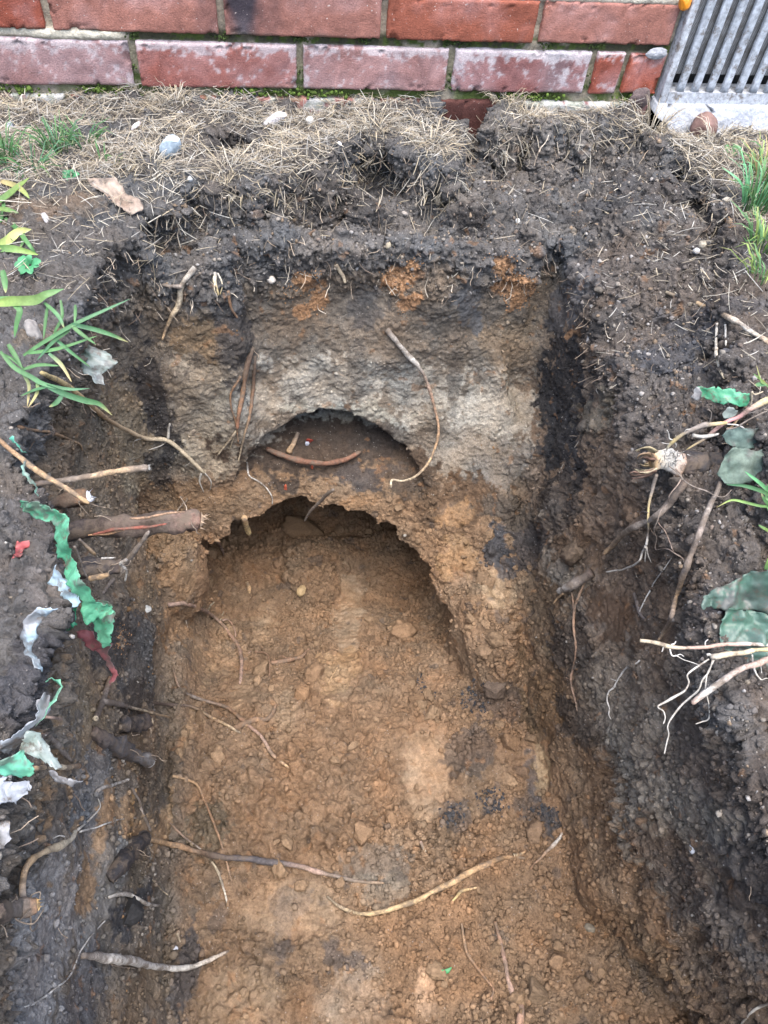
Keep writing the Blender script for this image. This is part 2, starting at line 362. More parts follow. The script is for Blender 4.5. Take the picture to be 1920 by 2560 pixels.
# keep the dense surface only where the photograph's surroundings can see it
def ndc(V):
    r = V - CAM; z = r @ CF; z = np.where(z < .02, .02, z)
    return (r @ CR) / z * FOC / 960, (r @ CU) / z * FOC / 1280, r @ CF
def subdivide(V, Q):
    e = np.concatenate([np.sort(Q[:, [j, (j + 1) % 4]], 1) for j in range(4)])
    key = e[:, 0].astype(np.int64) * len(V) + e[:, 1]
    u, inv = np.unique(key, return_inverse=True)
    a, b = u // len(V), u % len(V); nV = len(V); nE = len(u); nQ = len(Q)
    W = np.concatenate([V, (V[a] + V[b]) / 2, V[Q].mean(1)])
    E_ = (inv + nV).reshape(4, nQ).T; c = np.arange(nQ) + nV + nE
    R_ = [np.stack([Q[:, j], E_[:, j], c, E_[:, (j + 3) % 4]], 1) for j in range(4)]
    return W, np.concatenate(R_)
nx_, ny_, nzz = ndc(BV)
vis = (np.abs(nx_) < 1.12) & (np.abs(ny_) < 1.1) & (nzz > .05)
inF = vis[BQ].any(1)
DQ = BQ[inF]; used = np.unique(DQ); mp_ = np.full(len(BV), -1); mp_[used] = np.arange(len(used))
DV, DQ = subdivide(BV[used], mp_[DQ]); DV = smooth_mesh(DV, DQ, 1, .6)
OQ = BQ[~inF]; used2 = np.unique(OQ); mp2 = np.full(len(BV), -1); mp2[used2] = np.arange(len(used2)); OV = BV[used2]; OQ = mp2[OQ]
print('soil', len(BV), 'dense', len(DV), len(DQ), 'outer', len(OQ))
# ------------------------------------------------------------------ colours and relief of the earth
CLAY = (.176, .115, .070); CLAY_L = (.218, .148, .090); DARK = (.048, .044, .042); TOP = (.086, .082, .079); GREYB = (.118, .100, .080)
PALE = (.275, .258, .22); SAND = (.215, .165, .108); CHAR = (.046, .046, .049); RIGHT = (.14, .103, .074); ORANGE = (.27, .155, .082); GREY = (.12, .11, .105)
# patches of other earth, those in the recess also painted shade: (frame, x, y, rx, ry, colour, strength, smear)
BL = [
 # pale layer and stains on the end face
 ('F', 690, 835, 150, 75, PALE, 1, 0), ('F', 1075, 880, 125, 95, PALE, .95, 0), ('F', 900, 850, 75, 75, PALE, .85, 0), ('F', 560, 860, 70, 60, PALE, .6, 0),
 ('F', 1000, 985, 120, 60, (.2, .18, .15), .9, 0), ('F', 1090, 1010, 60, 60, (.16, .145, .125), .9, 0), ('F', 590, 960, 100, 50, (.27, .25, .21), .9, 0), ('F', 430, 850, 70, 130, (.23, .2, .155), .9, 0),
 ('F', 450, 985, 80, 50, (.25, .22, .17), .9, 0), ('F', 740, 905, 140, 30, (.24, .235, .2), .8, 0), ('F', 860, 720, 90, 60, (.15, .12, .09), .8, 0), ('F', 640, 700, 90, 70, (.13, .1, .072), .8, 0), ('F', 1100, 740, 80, 60, (.17, .13, .09), .8, 0),
 ('F', 440, 730, 60, 60, (.16, .115, .07), .8, 0), ('F', 280, 950, 40, 150, (.19, .15, .1), .8, 0), ('F', 180, 960, 70, 90, (.1, .078, .055), .8, 0), ('F', 230, 1080, 60, 70, (.16, .13, .095), .8, 0),
 ('F', 335, 860, 30, 170, DARK, .95, 0), ('F', 350, 1020, 25, 60, DARK, .8, 0), ('F', 500, 710, 40, 130, DARK, .9, 0), ('F', 430, 620, 90, 60, TOP, .9, 0), ('F', 768, 790, 22, 95, (.07, .065, .06), .6, 0), ('F', 790, 660, 50, 60, (.065, .06, .055), .9, .35),
 ('F', 982, 820, 15, 75, (.075, .07, .065), .55, 0), ('F', 1212, 860, 36, 220, (.033, .031, .031), 1, 0), ('F', 1200, 1080, 50, 80, (.04, .034, .03), .8, 0), ('F', 1235, 640, 35, 80, (.075, .072, .072), 1, .6),
 ('F', 1010, 650, 40, 45, (.075, .072, .07), 1, .5), ('F', 1030, 690, 18, 25, (.085, .085, .085), 1, .7), ('F', 900, 600, 100, 30, (.11, .085, .062), .6, 0), ('F', 1270, 900, 40, 60, (.14, .12, .09), .7, 0),
 # recess of dark soil with its shade painted in, ledge, tunnel mouth
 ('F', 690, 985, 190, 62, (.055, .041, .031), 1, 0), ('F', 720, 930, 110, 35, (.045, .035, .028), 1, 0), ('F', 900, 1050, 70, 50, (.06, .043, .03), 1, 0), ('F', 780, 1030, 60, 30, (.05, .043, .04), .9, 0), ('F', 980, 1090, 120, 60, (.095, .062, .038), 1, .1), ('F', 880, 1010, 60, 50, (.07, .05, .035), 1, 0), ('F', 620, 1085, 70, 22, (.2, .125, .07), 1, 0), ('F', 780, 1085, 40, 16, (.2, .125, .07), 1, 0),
 ('F', 440, 1090, 110, 45, (.17, .115, .07), 1, 0), ('F', 380, 1150, 70, 60, (.2, .13, .075), 1, 0), ('F', 980, 1110, 40, 30, (.17, .105, .055), 1, .7), ('F', 990, 1210, 40, 60, (.19, .125, .07), 1, .6), ('F', 1000, 1300, 30, 60, CLAY, 1, .1),
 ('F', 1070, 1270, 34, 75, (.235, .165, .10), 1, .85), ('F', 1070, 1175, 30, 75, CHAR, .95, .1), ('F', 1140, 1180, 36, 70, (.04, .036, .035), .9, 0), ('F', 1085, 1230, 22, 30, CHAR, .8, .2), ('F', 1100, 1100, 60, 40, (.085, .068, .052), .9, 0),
 # floor
 ('F', 752, 1340, 32, 130, (.2, .145, .096), .8, .9), ('F', 735, 1460, 45, 80, (.225, .15, .085), .8, .55), ('F', 572, 1350, 24, 60, CLAY_L, .7, .5), ('F', 470, 1410, 70, 50, CLAY_L, .6, .35), ('F', 520, 1500, 30, 30, CLAY_L, .6, .6), ('F', 610, 1540, 50, 60, CLAY_L, .6, .3),
 ('F', 925, 1650, 56, 100, (.205, .142, .088), .65, .7), ('F', 950, 1440, 40, 60, CLAY, .8, .5), ('F', 1035, 1320, 20, 50, CLAY_L, .7, .4), ('F', 1050, 1385, 45, 20, CLAY, .8, .3),
 ('F', 1065, 1735, 34, 28, CHAR, .6, 0), ('F', 985, 1760, 40, 30, CHAR, .5, 0), ('F', 1130, 1745, 50, 30, CHAR, .45, 0), ('F', 1190, 1770, 20, 30, CHAR, .9, 0), ('F', 1010, 1620, 60, 50, (.075, .06, .05), .7, 0), ('F', 1080, 1520, 60, 40, (.065, .05, .042), .7, 0), ('F', 1150, 1650, 25, 60, CHAR, .7, .3), ('F', 1170, 1640, 22, 60, (.2, .15, .09), .9, .9),
 ('F', 800, 1870, 110, 40, (.12, .1, .08), .75, .2), ('F', 630, 1950, 45, 25, CHAR, .6, .2), ('F', 610, 2030, 22, 60, CHAR, .55, .2), ('F', 470, 1990, 20, 30, CHAR, .4, 0), ('F', 720, 2070, 25, 30, (.07, .06, .055), .7, 0), ('F', 770, 2090, 30, 40, (.07, .06, .055), .7, 0), ('F', 830, 1920, 60, 30, (.13, .11, .085), .7, .3),
 ('F', 640, 1960, 120, 50, CLAY_L, .5, .5), ('F', 520, 2150, 90, 50, CLAY_L, .6, .4), ('F', 760, 2160, 70, 50, (.22, .16, .11), .7, .3), ('F', 920, 2150, 30, 40, (.27, .185, .12), .8, .6), ('F', 400, 2100, 25, 90, CHAR, .75, 0), ('F', 450, 1790, 45, 60, (.1, .085, .06), .7, 0), ('F', 440, 1900, 40, 60, (.12, .095, .07), .7, 0),
 # left side
 ('F', 300, 1370, 60, 70, (.075, .07, .066), 1, 0), ('F', 320, 1440, 40, 90, (.08, .074, .068), 1, 0), ('F', 240, 1400, 50, 60, (.05, .046, .043), .9, 0), ('F', 180, 1480, 40, 70, SAND, .8, 0), ('F', 300, 1280, 50, 50, (.15, .11, .07), .8, 0), ('F', 290, 1520, 60, 40, (.05, .042, .036), .9, 0), ('F', 200, 1590, 30, 60, SAND, .8, 0),
 ('F', 180, 1740, 60, 80, (.12, .115, .11), 1, 0), ('F', 200, 1660, 60, 50, (.125, .12, .115), 1, 0), ('F', 110, 1700, 22, 90, (.19, .14, .09), .8, .2), ('F', 280, 1760, 45, 50, (.22, .135, .06), .9, 0), ('F', 70, 1800, 70, 90, (.09, .08, .07), .9, 0), ('F', 130, 2000, 170, 180, (.185, .175, .165), .95, .1), ('F', 200, 1950, 40, 110, (.13, .125, .115), .8, .4), ('F', 290, 1960, 60, 50, (.036, .036, .038), 1, 0), ('F', 300, 1880, 40, 40, (.1, .075, .05), .8, 0),
 ('F', 60, 2110, 130, 110, (.19, .182, .175), .9, .1), ('F', 180, 2130, 60, 90, (.085, .083, .085), .8, .2), ('F', 315, 2120, 30, 110, (.13, .1, .07), .8, .2), ('F', 360, 1800, 9, 450, (.215, .145, .085), .9, .35), ('F', 330, 1690, 40, 80, (.075, .06, .045), .8, 0), ('F', 280, 1640, 50, 30, (.16, .12, .08), .7, 0), ('F', 390, 1240, 40, 90, (.2, .135, .08), .9, .2), ('F', 385, 1340, 30, 60, (.2, .13, .075), .9, .2),
 # right side
 ('F', 1330, 1330, 60, 60, (.075, .05, .033), 1, .7), ('F', 1190, 1330, 45, 110, (.1, .068, .042), .9, .1), ('F', 1240, 1400, 30, 90, (.045, .038, .033), .8, 0), ('F', 1180, 1560, 40, 120, (.1, .066, .038), .9, 0), ('F', 1280, 1700, 90, 110, (.15, .1, .062), .85, 0), ('F', 1250, 1560, 50, 50, (.05, .042, .036), .8, 0), ('F', 1330, 1900, 100, 130, (.165, .108, .066), .9, 0), ('F', 1400, 2060, 60, 80, (.17, .115, .07), .9, 0), ('F', 1260, 1190, 50, 60, (.085, .056, .035), .8, 0),
 ('F', 1560, 2000, 70, 150, (.11, .093, .078), .9, 0), ('F', 1600, 1700, 60, 150, (.085, .073, .064), .9, 0), ('F', 1640, 1850, 50, 300, (.055, .047, .042), .9, 0), ('F', 1500, 1600, 90, 120, (.09, .072, .058), .8, 0), ('F', 1420, 1250, 120, 90, (.085, .064, .048), .8, 0), ('F', 1450, 1850, 60, 100, (.085, .064, .049), .8, 0), ('F', 1460, 780, 80, 40, (.055, .058, .066), .7, 0), ('F', 1290, 700, 40, 80, (.05, .042, .036), .7, 0),
 ('F', 1340, 430, 180, 90, (.055, .052, .051), .9, 0), ('F', 1240, 430, 60, 40, (.10, .094, .088), .8, 0), ('F', 1000, 430, 60, 30, (.11, .1, .09), .7, 0), ('F', 900, 500, 60, 25, (.12, .11, .1), .7, 0), ('F', 1180, 500, 70, 25, (.11, .104, .098), .7, 0), ('F', 1500, 700, 90, 50, (.07, .068, .07), .8, 0), ('F', 1120, 350, 110, 70, (.13, .12, .11), .9, 0), ('F', 1270, 330, 70, 50, (.13, .12, .11), .8, 0), ('F', 1030, 480, 45, 45, (.03, .028, .028), .9, 0), ('F', 760, 440, 80, 60, (.035, .032, .03), .8, 0), ('F', 720, 540, 120, 20, (.14, .13, .12), .6, 0),
 ('F', 100, 450, 120, 50, (.13, .1, .075), .8, 0), ('F', 60, 730, 60, 60, (.14, .11, .08), .7, 0), ('F', 60, 1150, 80, 200, (.085, .079, .076), .9, 0), ('F', 90, 1270, 40, 60, (.12, .11, .105), .6, 0), ('F', 60, 1470, 70, 110, (.06, .057, .06), .9, 0)]
BL += [('c', 1330, 100, 75, 34, ORANGE, .95, 0), ('c', 1375, 185, 40, 40, ORANGE, .95, 0), ('c', 1310, 245, 36, 22, ORANGE, .9, 0), ('d', 60, 90, 66, 46, ORANGE, .95, 0), ('d', 130, 40, 34, 20, ORANGE, .9, 0), ('d', 112, 205, 46, 34, ORANGE, .9, 0), ('d', 505, 30, 46, 34, ORANGE, .95, 0), ('d', 555, 130, 84, 50, ORANGE, .95, 0), ('d', 560, 205, 44, 34, ORANGE, .95, 0), ('d', 802, 335, 26, 17, ORANGE, .9, 0)]
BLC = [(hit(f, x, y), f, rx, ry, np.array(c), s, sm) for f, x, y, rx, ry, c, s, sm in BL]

def earth(P, NZ):
    wz = fbm(P, 16, 3, 5) * .028 + fbm(P, 60, 2, 6) * .01
    z = P[:, 2] + wz; X, Y = P[:, 0], P[:, 1]
    C = np.empty((len(P), 3)); C[:] = TOP
    def mix(c, w_): C[:] = C * (1 - w_[:, None]) + np.asarray(c) * w_[:, None]
    mix(GREYB, ss(-.085, -.115, z)); mix((.15, .130, .105), ss(-.18, -.25, z))
    mix((.165, .11, .067), ss(-.36, -.43, z)); mix(CLAY, ss(-.44, -.49, z))
    mix((.038, .030, .025), ss(-.33, -.305, Y + wz * .3) * ss(-.335, -.35, P[:, 2]) * ss(-.46, -.44, P[:, 2]) * .95)  # deep shade of the recess, put into the earth colour
    lw = ss(-.12, -.16, X + wz * .3) * ss(-.33, -.40, Y) * ss(-.03, -.06, P[:, 2])
    mix((.15, .118, .086), lw * .85); mix((.12, .106, .09), lw * ss(-.75, -.85, Y) * .8)
    rw = ss(.375, .41, X + wz * .4 - .0 * Y) * ss(-.255, -.30, Y) * ss(-.515, -.47, P[:, 2] + .02)
    mix(RIGHT, rw * .95); mix((.085, .074, .066), rw * ss(-.16, -.08, z))
    sm = np.zeros(len(P)); nb = fbm(P, 55, 4, 41); nb2 = fbm(P, 18, 3, 44); nb3 = fbm(P, 190, 2, 47)
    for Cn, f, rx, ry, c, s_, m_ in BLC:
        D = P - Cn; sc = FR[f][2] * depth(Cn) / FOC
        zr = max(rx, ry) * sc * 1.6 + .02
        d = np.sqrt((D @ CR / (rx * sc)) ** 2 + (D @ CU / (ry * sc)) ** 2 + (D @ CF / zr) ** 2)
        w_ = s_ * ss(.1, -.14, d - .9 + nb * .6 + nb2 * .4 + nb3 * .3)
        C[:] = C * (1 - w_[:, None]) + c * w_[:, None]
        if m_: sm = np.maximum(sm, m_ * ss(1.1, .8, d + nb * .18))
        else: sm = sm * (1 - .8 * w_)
    v = 1 + .16 * fbm(P, 140, 3, 51) + .16 * fbm(P, 35, 2, 52)
    hue = fbm(P, 25, 3, 57)
    C = C * v[:, None] * (1 + np.outer(hue, (.10, .0, -.10)))
    # flecks of orange clay and of dark earth
    o = ss(.62, .72, fbm(P, 70, 3, 61)) * ss(-.0, -.05, P[:, 2]) * .5; C = C * (1 - o[:, None]) + np.array((.2, .11, .055)) * o[:, None]
    o = ss(.6, .75, fbm(P, 50, 3, 66)) * .55; C = C * (1 - o[:, None]) + np.array((.06, .052, .047)) * o[:, None]
    return np.clip(C, .008, 1), np.clip(sm, 0, 1)

def relief(V, Nn, C, sm):
    X, Y, Z = V[:, 0], V[:, 1], V[:, 2]
    up = ss(.45, .8, Nn[:, 2]); floor_ = up * ss(-.40, -.47, Z); top = ss(-.16, -.10, Z); wall = 1 - up
    rgt = ss(.33, .38, X) * ss(-.3, -.36, Y)
    rough = 1 - .9 * sm
    d = fbm(V, 38, 4, 71, .55) * .0055 * (1 + .9 * top) * (1 - .5 * wall * (1 - top) * (1 - rgt))
    f1, f2, cid = worley(V + .007 * np.stack([vnoise(V, 80, 5), vnoise(V, 80, 6), vnoise(V, 80, 7)], 1), 58, 81)
    clod = (.35 * np.clip(1 - (f1 / .72) ** 2, 0, 1) + .65 * ss(0, .3, f2 - f1)) * cid ** 1.5
    msk = np.clip(floor_ * ss(-.35, .25, fbm(V, 12, 3, 83) + .25 * rgt) + (.25 + .8 * ss(-.75, -.95, Y)) * rgt * ss(-.12, -.35, Z) * ss(-.3, .25, fbm(V, 11, 3, 84)) + .45 * top, 0, 1)
    d = d + clod * .013 * msk - ss(.14, 0, f2 - f1) * .004 * msk
    g1, g2, gid = worley(V + .003 * np.stack([vnoise(V, 190, 15), vnoise(V, 190, 16), vnoise(V, 190, 17)], 1), 125, 91)
    d = d + (.4 * np.clip(1 - (g1 / .75) ** 2, 0, 1) + .6 * ss(0, .35, g2 - g1)) * gid * .0058 * (1 - .45 * floor_ * ss(.2, .0, X) * ss(-.9, -.8, Y)) * np.clip(.35 - .24 * wall * (1 - top) + .65 * msk + .3 * top, 0, 1)
    k1, k2, kid = worley(V, 230, 92); d = d + (np.clip(1 - (k1 / .8) ** 2, 0, 1) * kid - .2) * .0026 * (1 - .5 * wall * (1 - top) * (1 - rgt))
    # cracks
    r = 1 - np.abs(fbm(V + .01 * nrm3(V, 30), (45, 45, 45), 3, 95)); d = d - .005 * ss(.90, 1.0, r) * (.3 + .7 * np.maximum(floor_, rgt))
    # spade strokes: grooves running down the sides
    st = (fbm(V, (150, 150, 9), 3, 97) * .0030 + fbm(V, (55, 55, 5), 2, 96) * .0042 * rgt) * wall * (.35 + .9 * rgt + .6 * ss(-.12, -.15, X))
    d = d * rough + st * (.45 + .55 * rough)
    d = d + vnoise(V, 330, 99) * .0011 * (.25 + .75 * rough) + vnoise(V, 210, 98) * .0011 * rough
    # fine ragged fringe under the turf
    d = d + top * wall * np.abs(fbm(V, (170, 170, 45), 2, 103)) * .010
    return V + Nn * d[:, None]
def nrm3(V, f): return np.stack([vnoise(V, f, 201), vnoise(V, f, 202), vnoise(V, f, 203)], 1)

def finish(V, Q):
    Nn = vnormals(V, Q); C, sm = earth(V, Nn[:, 2]); V2 = relief(V, Nn, C, sm)
    return V2, Q, C, sm, Nn
DV, DQ, DC, DS, DN0 = finish(DV, DQ)
OV, OQ, OC, OS, ON0 = finish(OV, OQ)
DN = vnormals(DV, DQ)
BVH = make_bvh(DV, DQ)

def soil_object(name, parts):
    V = []; Q = []; C = []; n = 0
    for v, q, c, s_ in parts:
        if not len(q): continue
        u = np.unique(q); m_ = np.full(len(v), -1); m_[u] = np.arange(len(u))
        V.append(v[u]); Q.append(m_[q] + n); C.append(np.concatenate([c[u], s_[u, None]], 1)); n += len(u)
    V = np.concatenate(V); Q = np.concatenate(Q); C = np.concatenate(C)
    me = bpy.data.meshes.new(name)
    me.vertices.add(len(V)); me.vertices.foreach_set('co', V.astype(np.float32).ravel())
    me.loops.add(len(Q) * 4); me.loops.foreach_set('vertex_index', Q.astype(np.int32).ravel())
    me.polygons.add(len(Q)); me.polygons.foreach_set('loop_start', np.arange(0, len(Q) * 4, 4, dtype=np.int32))
    me.update(calc_edges=True); me.validate()
    me.polygons.foreach_set('use_smooth', np.ones(len(me.polygons), bool))
    a = me.color_attributes.new('Col', 'FLOAT_COLOR', 'POINT'); a.data.foreach_set('color', C.astype(np.float32).ravel())
    me.materials.append(M_SOIL)
    o = bpy.data.objects.new(name, me); COL.objects.link(o); tag(o, kind='structure'); return o
def klass(V, Q, Nn):
    P = V[Q].mean(1); n = Nn[Q].mean(1); wob = fbm(P, 40, 2, 7) * .012
    k = np.full(len(P), 1)
    z = P[:, 2] + wob
    k[(z > -.105)] = 0
    k[(z < -.468) & (n[:, 2] > .1)] = 2
    k[(z < -.44) & (n[:, 2] > .75)] = 2
    return k
kd, ko = klass(DV, DQ, DN0), klass(OV, OQ, ON0)
GROUND = soil_object('ground', [(DV, DQ[kd == 0], DC, DS), (OV, OQ[ko == 0], OC, OS)])
PITWALL = soil_object('pit_wall', [(DV, DQ[kd == 1], DC, DS), (OV, OQ[ko == 1], OC, OS)])
PITFLOOR = soil_object('pit_floor', [(DV, DQ[kd == 2], DC, DS), (OV, OQ[ko == 2], OC, OS)])
tag(GROUND, 'dark crumbly topsoil and turf around the dug pit'); tag(PITWALL, 'layered earth sides of the dug pit with grey and brown bands'); tag(PITFLOOR, 'brown clay bottom of the dug pit running into an arched tunnel')
# ------------------------------------------------------------------ brick wall
M_BRICK = vcol_mat('brick', .95, .28, 500, bd=.0013, spec=.1, speck2=True)
M_MORT = vcol_mat('mortar', .95, .35, 260, bd=.002)
M_MOSS = vcol_mat('moss', .95, .4, 500, bd=.001)
M_STONE = vcol_mat('stone', .7, .25, 260, bd=.0006)
M_CONC = vcol_mat('painted_concrete', .85, .35, 180, bd=.0018)
M_ZINC = vcol_mat('weathered_zinc', .6, .45, 160, bd=.0006, spec=.4, dirt=.25)
WALL = empty('brick_wall', (.0, 0, 0), 'red brick house wall with mossy mortar joints above the dug pit', 'wall')
WHITE = np.array((.58, .59, .61))
def mk_brick(x0, x1, z0, z1, col, eff=0.0, seed=0, dark=None, y0=0.0, tilt=0.0, name='brick', wash=0.0, chip=1.0):
    nx, nz = max(8, int((x1 - x0) / .0024)), 26
    u = np.linspace(0, 1, nx); v = np.linspace(0, 1, nz); U, V = np.meshgrid(u, v, indexing='ij')
    X = x0 + (x1 - x0) * U; Z = z0 + (z1 - z0) * V + tilt * (X - x0)
    P = np.stack([X, 0 * X, Z], -1)
    e = np.minimum(np.minimum(X - x0, x1 - X), np.minimum(V, 1 - V) * (z1 - z0))
    nz1 = fbm(P + seed * 3.1, 30, 3, seed); nz2 = fbm(P + seed * 1.7, 110, 3, seed + 5)
    r = .0035 * (1 + .5 * nz1); ee = np.clip(e + .0005 + nz2 * .0006 * chip, 0, None)
    Y = y0 + np.where(ee < r, r - np.sqrt(np.maximum(r * r - (r - ee) ** 2, 0)), 0) + nz1 * .0007 + nz2 * .0004
    ch = ss(.45, .62, fbm(P + seed, 70, 3, seed + 9)) * ss(.011, .002, e) * .004 * chip; Y = Y + ch       # spalled edges
    # outline wobble
    X = X + np.where(U < .01, 1, np.where(U > .99, -1, 0)) * np.abs(nz2) * .0012 * chip; Z = Z + np.where(V < .01, 1, np.where(V > .99, -1, 0)) * np.abs(nz2) * .0014 * chip
    C = np.array(col) * (1 + .14 * nz1 + .1 * nz2)[..., None]
    if dark:
        for dx, rr, k in dark:
            w_ = ss(1.1, .4, np.abs((X - dx) / rr) + .35 * nz1 + .2 * (1 - V)) * k
            C = C * (1 - w_[..., None]) + np.array((.035, .035, .045)) * w_[..., None]
    if eff > 0:
        wv = .85 * ss(.25, .75, eff * (ss(.62, 1.0, V) * 1.15 + ss(.93, 1, U) * .5 + ss(.05, 0, U) * .4 + .25) + .5 * nz2 + .35 * nz1 + .5 * fbm(P + seed, 260, 3, seed + 7) - .15) * min(1, eff)
        C = C * (1 - .8 * wv[..., None]) + WHITE * .8 * wv[..., None]
        hz = np.clip(.22 * eff + .2 * nz1, 0, .5); C = C * (1 - hz[..., None]) + np.array((.38, .32, .34)) * hz[..., None]
    if wash > 0:
        wv = ss(-.15, .25, nz1 + .6 * nz2 + wash - .5); C = C * (1 - .8 * wv[..., None]) + np.array((.5, .53, .5)) * .8 * wv[..., None]
        gv = ss(.1, .5, nz2 + .2); C = C * (1 - .4 * gv[..., None]) + np.array((.12, .16, .07)) * .4 * gv[..., None]
    lo = ss(.14, .0, V) * ss(-.2, .3, nz1) * .6; C = C * (1 - lo[..., None]) + np.array((.09, .085, .06)) * lo[..., None]
    C = C * (1 - .35 * (ch / .004)[..., None])
    idx = np.arange(nx * nz).reshape(nx, nz)
    f = [(idx[i, j], idx[i + 1, j], idx[i + 1, j + 1], idx[i, j + 1]) for i in range(nx - 1) for j in range(nz - 1)]
    vs = np.stack([X, Y, Z], -1).reshape(-1, 3); cs = C.reshape(-1, 3)
    ring = list(idx[:, 0]) + list(idx[-1, 1:]) + list(idx[-2::-1, -1]) + list(idx[0, -2:0:-1])
    b = vs[ring].copy(); b[:, 1] = .09; n0 = len(vs); m_ = len(ring)
    f += [(ring[(i + 1) % m_], ring[i], n0 + i, n0 + (i + 1) % m_) for i in range(m_)]
    return MB().add(np.concatenate([vs, b]), f, np.concatenate([cs, cs[ring]])).build(name, M_BRICK, WALL)
RED = (.31, .143, .112); RED2 = (.28, .132, .105); PUR = (.255, .145, .138); PINK = (.30, .165, .152); OR = (.31, .10, .07)
j1 = [-.463, -.245, -.0285, .186, .4005, .600]
for i, (c, e, dk) in enumerate((((.25, .075, .05), .12, None), (RED, .15, [(-.045, .02, .35)], ), (RED2, .08, [(-.0, .028, .95), (.035, .02, .3)]), ((.27, .092, .06), .1, None), (RED, .1, None))):
    mk_brick(j1[i] + .0045, j1[i + 1] - (.0045 if i < 4 else 0), .0895, .1415 if i > 2 else .146, c, e, 11 + i, dk, y0=-.002 if i in (2, 3) else 0, tilt=-.004 if i == 3 else 0)
j2 = [-.35, -.147, .0735, .285, .4935, .5435]
for i, (c, e) in enumerate(((PUR, .62), ((.27, .10, .08), .78), (PINK, .72), ((.24, .095, .085), .95))):
    mk_brick(j2[i] + .0045, j2[i + 1] - .0045, .0215, .0785 if i else .079, c, e, 31 + i, [(.44, .03, .5)] if i == 3 else None)
mk_brick(.4985, .5395, .0215, .0785, (.30, .09, .062), .75, 36); mk_brick(.549, .603, .023, .077, (.33, .095, .06), .4, 37)
mk_brick(-.567, -.3545, .0215, .0785, PUR, .6, 38)
j0 = [-.47, -.243, -.03, .184, .397, .6]
for i, (wsh, c) in enumerate(((.85, PUR), (.35, RED), (.2, RED2), (-.4, (.085, .038, .032)), (.95, PUR))):
    mk_brick(j0[i] + .004, j0[i + 1] - .004, -.048, .0095, c, .25 if i < 3 else 0, 51 + i, wash=wsh, y0=.0 if i != 4 else -.004)
for r in range(3):                                                       # courses above the frame
    for i in range(6):
        o_ = -.33 + .215 * i + (0 if r % 2 else .0) - (.107 if r % 2 else 0)
        x1_ = min(o_ + .2045, .6)
        if x1_ - o_ > .03: mk_brick(o_, x1_, .157 + .067 * r, .214 + .067 * r, RED if i % 2 else RED2, .1, 70 + r * 7 + i)
# mortar bed behind the bricks
mx, mz = np.arange(-.6, .607, .003), np.arange(-.1, .36, .003)
MX, MZ = np.meshgrid(mx, mz, indexing='ij'); P = np.stack([MX, 0 * MX, MZ], -1)
m1, m2 = fbm(P, 25, 3, 91), fbm(P, 120, 3, 92)
MY = .0075 + m1 * .003 + m2 * .0015
hi_ = ss(.136, .143, MZ); MY = MY - hi_ * (.006 + .003 * m1)                                    # flush, smeared bed at the top of the picture
lf = ss(-.15, -.19, MX + .02 * m1) * ss(.075, .083, MZ) * ss(.095, .088, MZ); MY = MY - lf * .006
MC = np.array((.30, .26, .2)) * (1 + .25 * m1 + .2 * m2)[..., None]
def mixm(c, w_):
    global MC
    MC = MC * (1 - w_[..., None]) + np.array(c) * w_[..., None]
mixm((.5, .46, .37), np.clip(hi_ + lf, 0, 1))
dj = ss(.073, .08, MZ) * ss(.098, .09, MZ) * (1 - lf); mixm((.05, .05, .03), dj * ss(-.3, .2, m1 + .35)); mixm((.06, .085, .02), dj * ss(.1, .4, m2))
mj = ss(.026, .020, MZ) * ss(-.02, .0, MZ); mixm((.075, .10, .025), mj * ss(-.5, .1, m1 + .2)); mixm((.1, .1, .08), ss(0, -.03, MZ) * .8)
vj = ss(.02, .028, MZ) * ss(.08, .072, MZ); mixm((.16, .15, .1), vj * .7); mixm((.06, .085, .025), vj * ss(-.1, .3, m2 + .2) * ss(.06, .03, MZ))
idx = np.arange(MX.size).reshape(MX.shape)
f = np.stack([idx[:-1, :-1], idx[1:, :-1], idx[1:, 1:], idx[:-1, 1:]], -1).reshape(-1, 4)
MB().add(np.stack([MX, MY, MZ], -1).reshape(-1, 3), f.tolist(), MC.reshape(-1, 3)).build('mortar', M_MORT, WALL)
ICO_V = None
def ico(sub=0):
    t = (1 + 5 ** .5) / 2
    v = [(-1, t, 0), (1, t, 0), (-1, -t, 0), (1, -t, 0), (0, -1, t), (0, 1, t), (0, -1, -t), (0, 1, -t), (t, 0, -1), (t, 0, 1), (-t, 0, -1), (-t, 0, 1)]
    f = [(0, 11, 5), (0, 5, 1), (0, 1, 7), (0, 7, 10), (0, 10, 11), (1, 5, 9), (5, 11, 4), (11, 10, 2), (10, 7, 6), (7, 1, 8), (3, 9, 4), (3, 4, 2), (3, 2, 6), (3, 6, 8), (3, 8, 9), (4, 9, 5), (2, 4, 11), (6, 2, 10), (8, 6, 7), (9, 8, 1)]
    v = [np.array(p) / np.linalg.norm(p) for p in v]
    for _ in range(sub):
        c = {}; g = []
        def mid(a, b):
            k = (min(a, b), max(a, b))
            if k not in c: m = v[a] + v[b]; v.append(m / np.linalg.norm(m)); c[k] = len(v) - 1
            return c[k]
        for a, b, d in f:
            x, y, z = mid(a, b), mid(b, d), mid(d, a); g += [(a, x, z), (x, b, y), (z, y, d), (x, y, z)]
        f = g
    return np.array(v), f
ICO = [ico(0), ico(1), ico(2), ico(3)]
def rotm(g=rng):
    q = g.normal(size=4); q /= np.linalg.norm(q); a, b, c, d = q
    return np.array([[1 - 2 * (c * c + d * d), 2 * (b * c - a * d), 2 * (b * d + a * c)], [2 * (b * c + a * d), 1 - 2 * (b * b + d * d), 2 * (c * d - a * b)], [2 * (b * d - a * c), 2 * (c * d + a * b), 1 - 2 * (b * b + c * c)]])
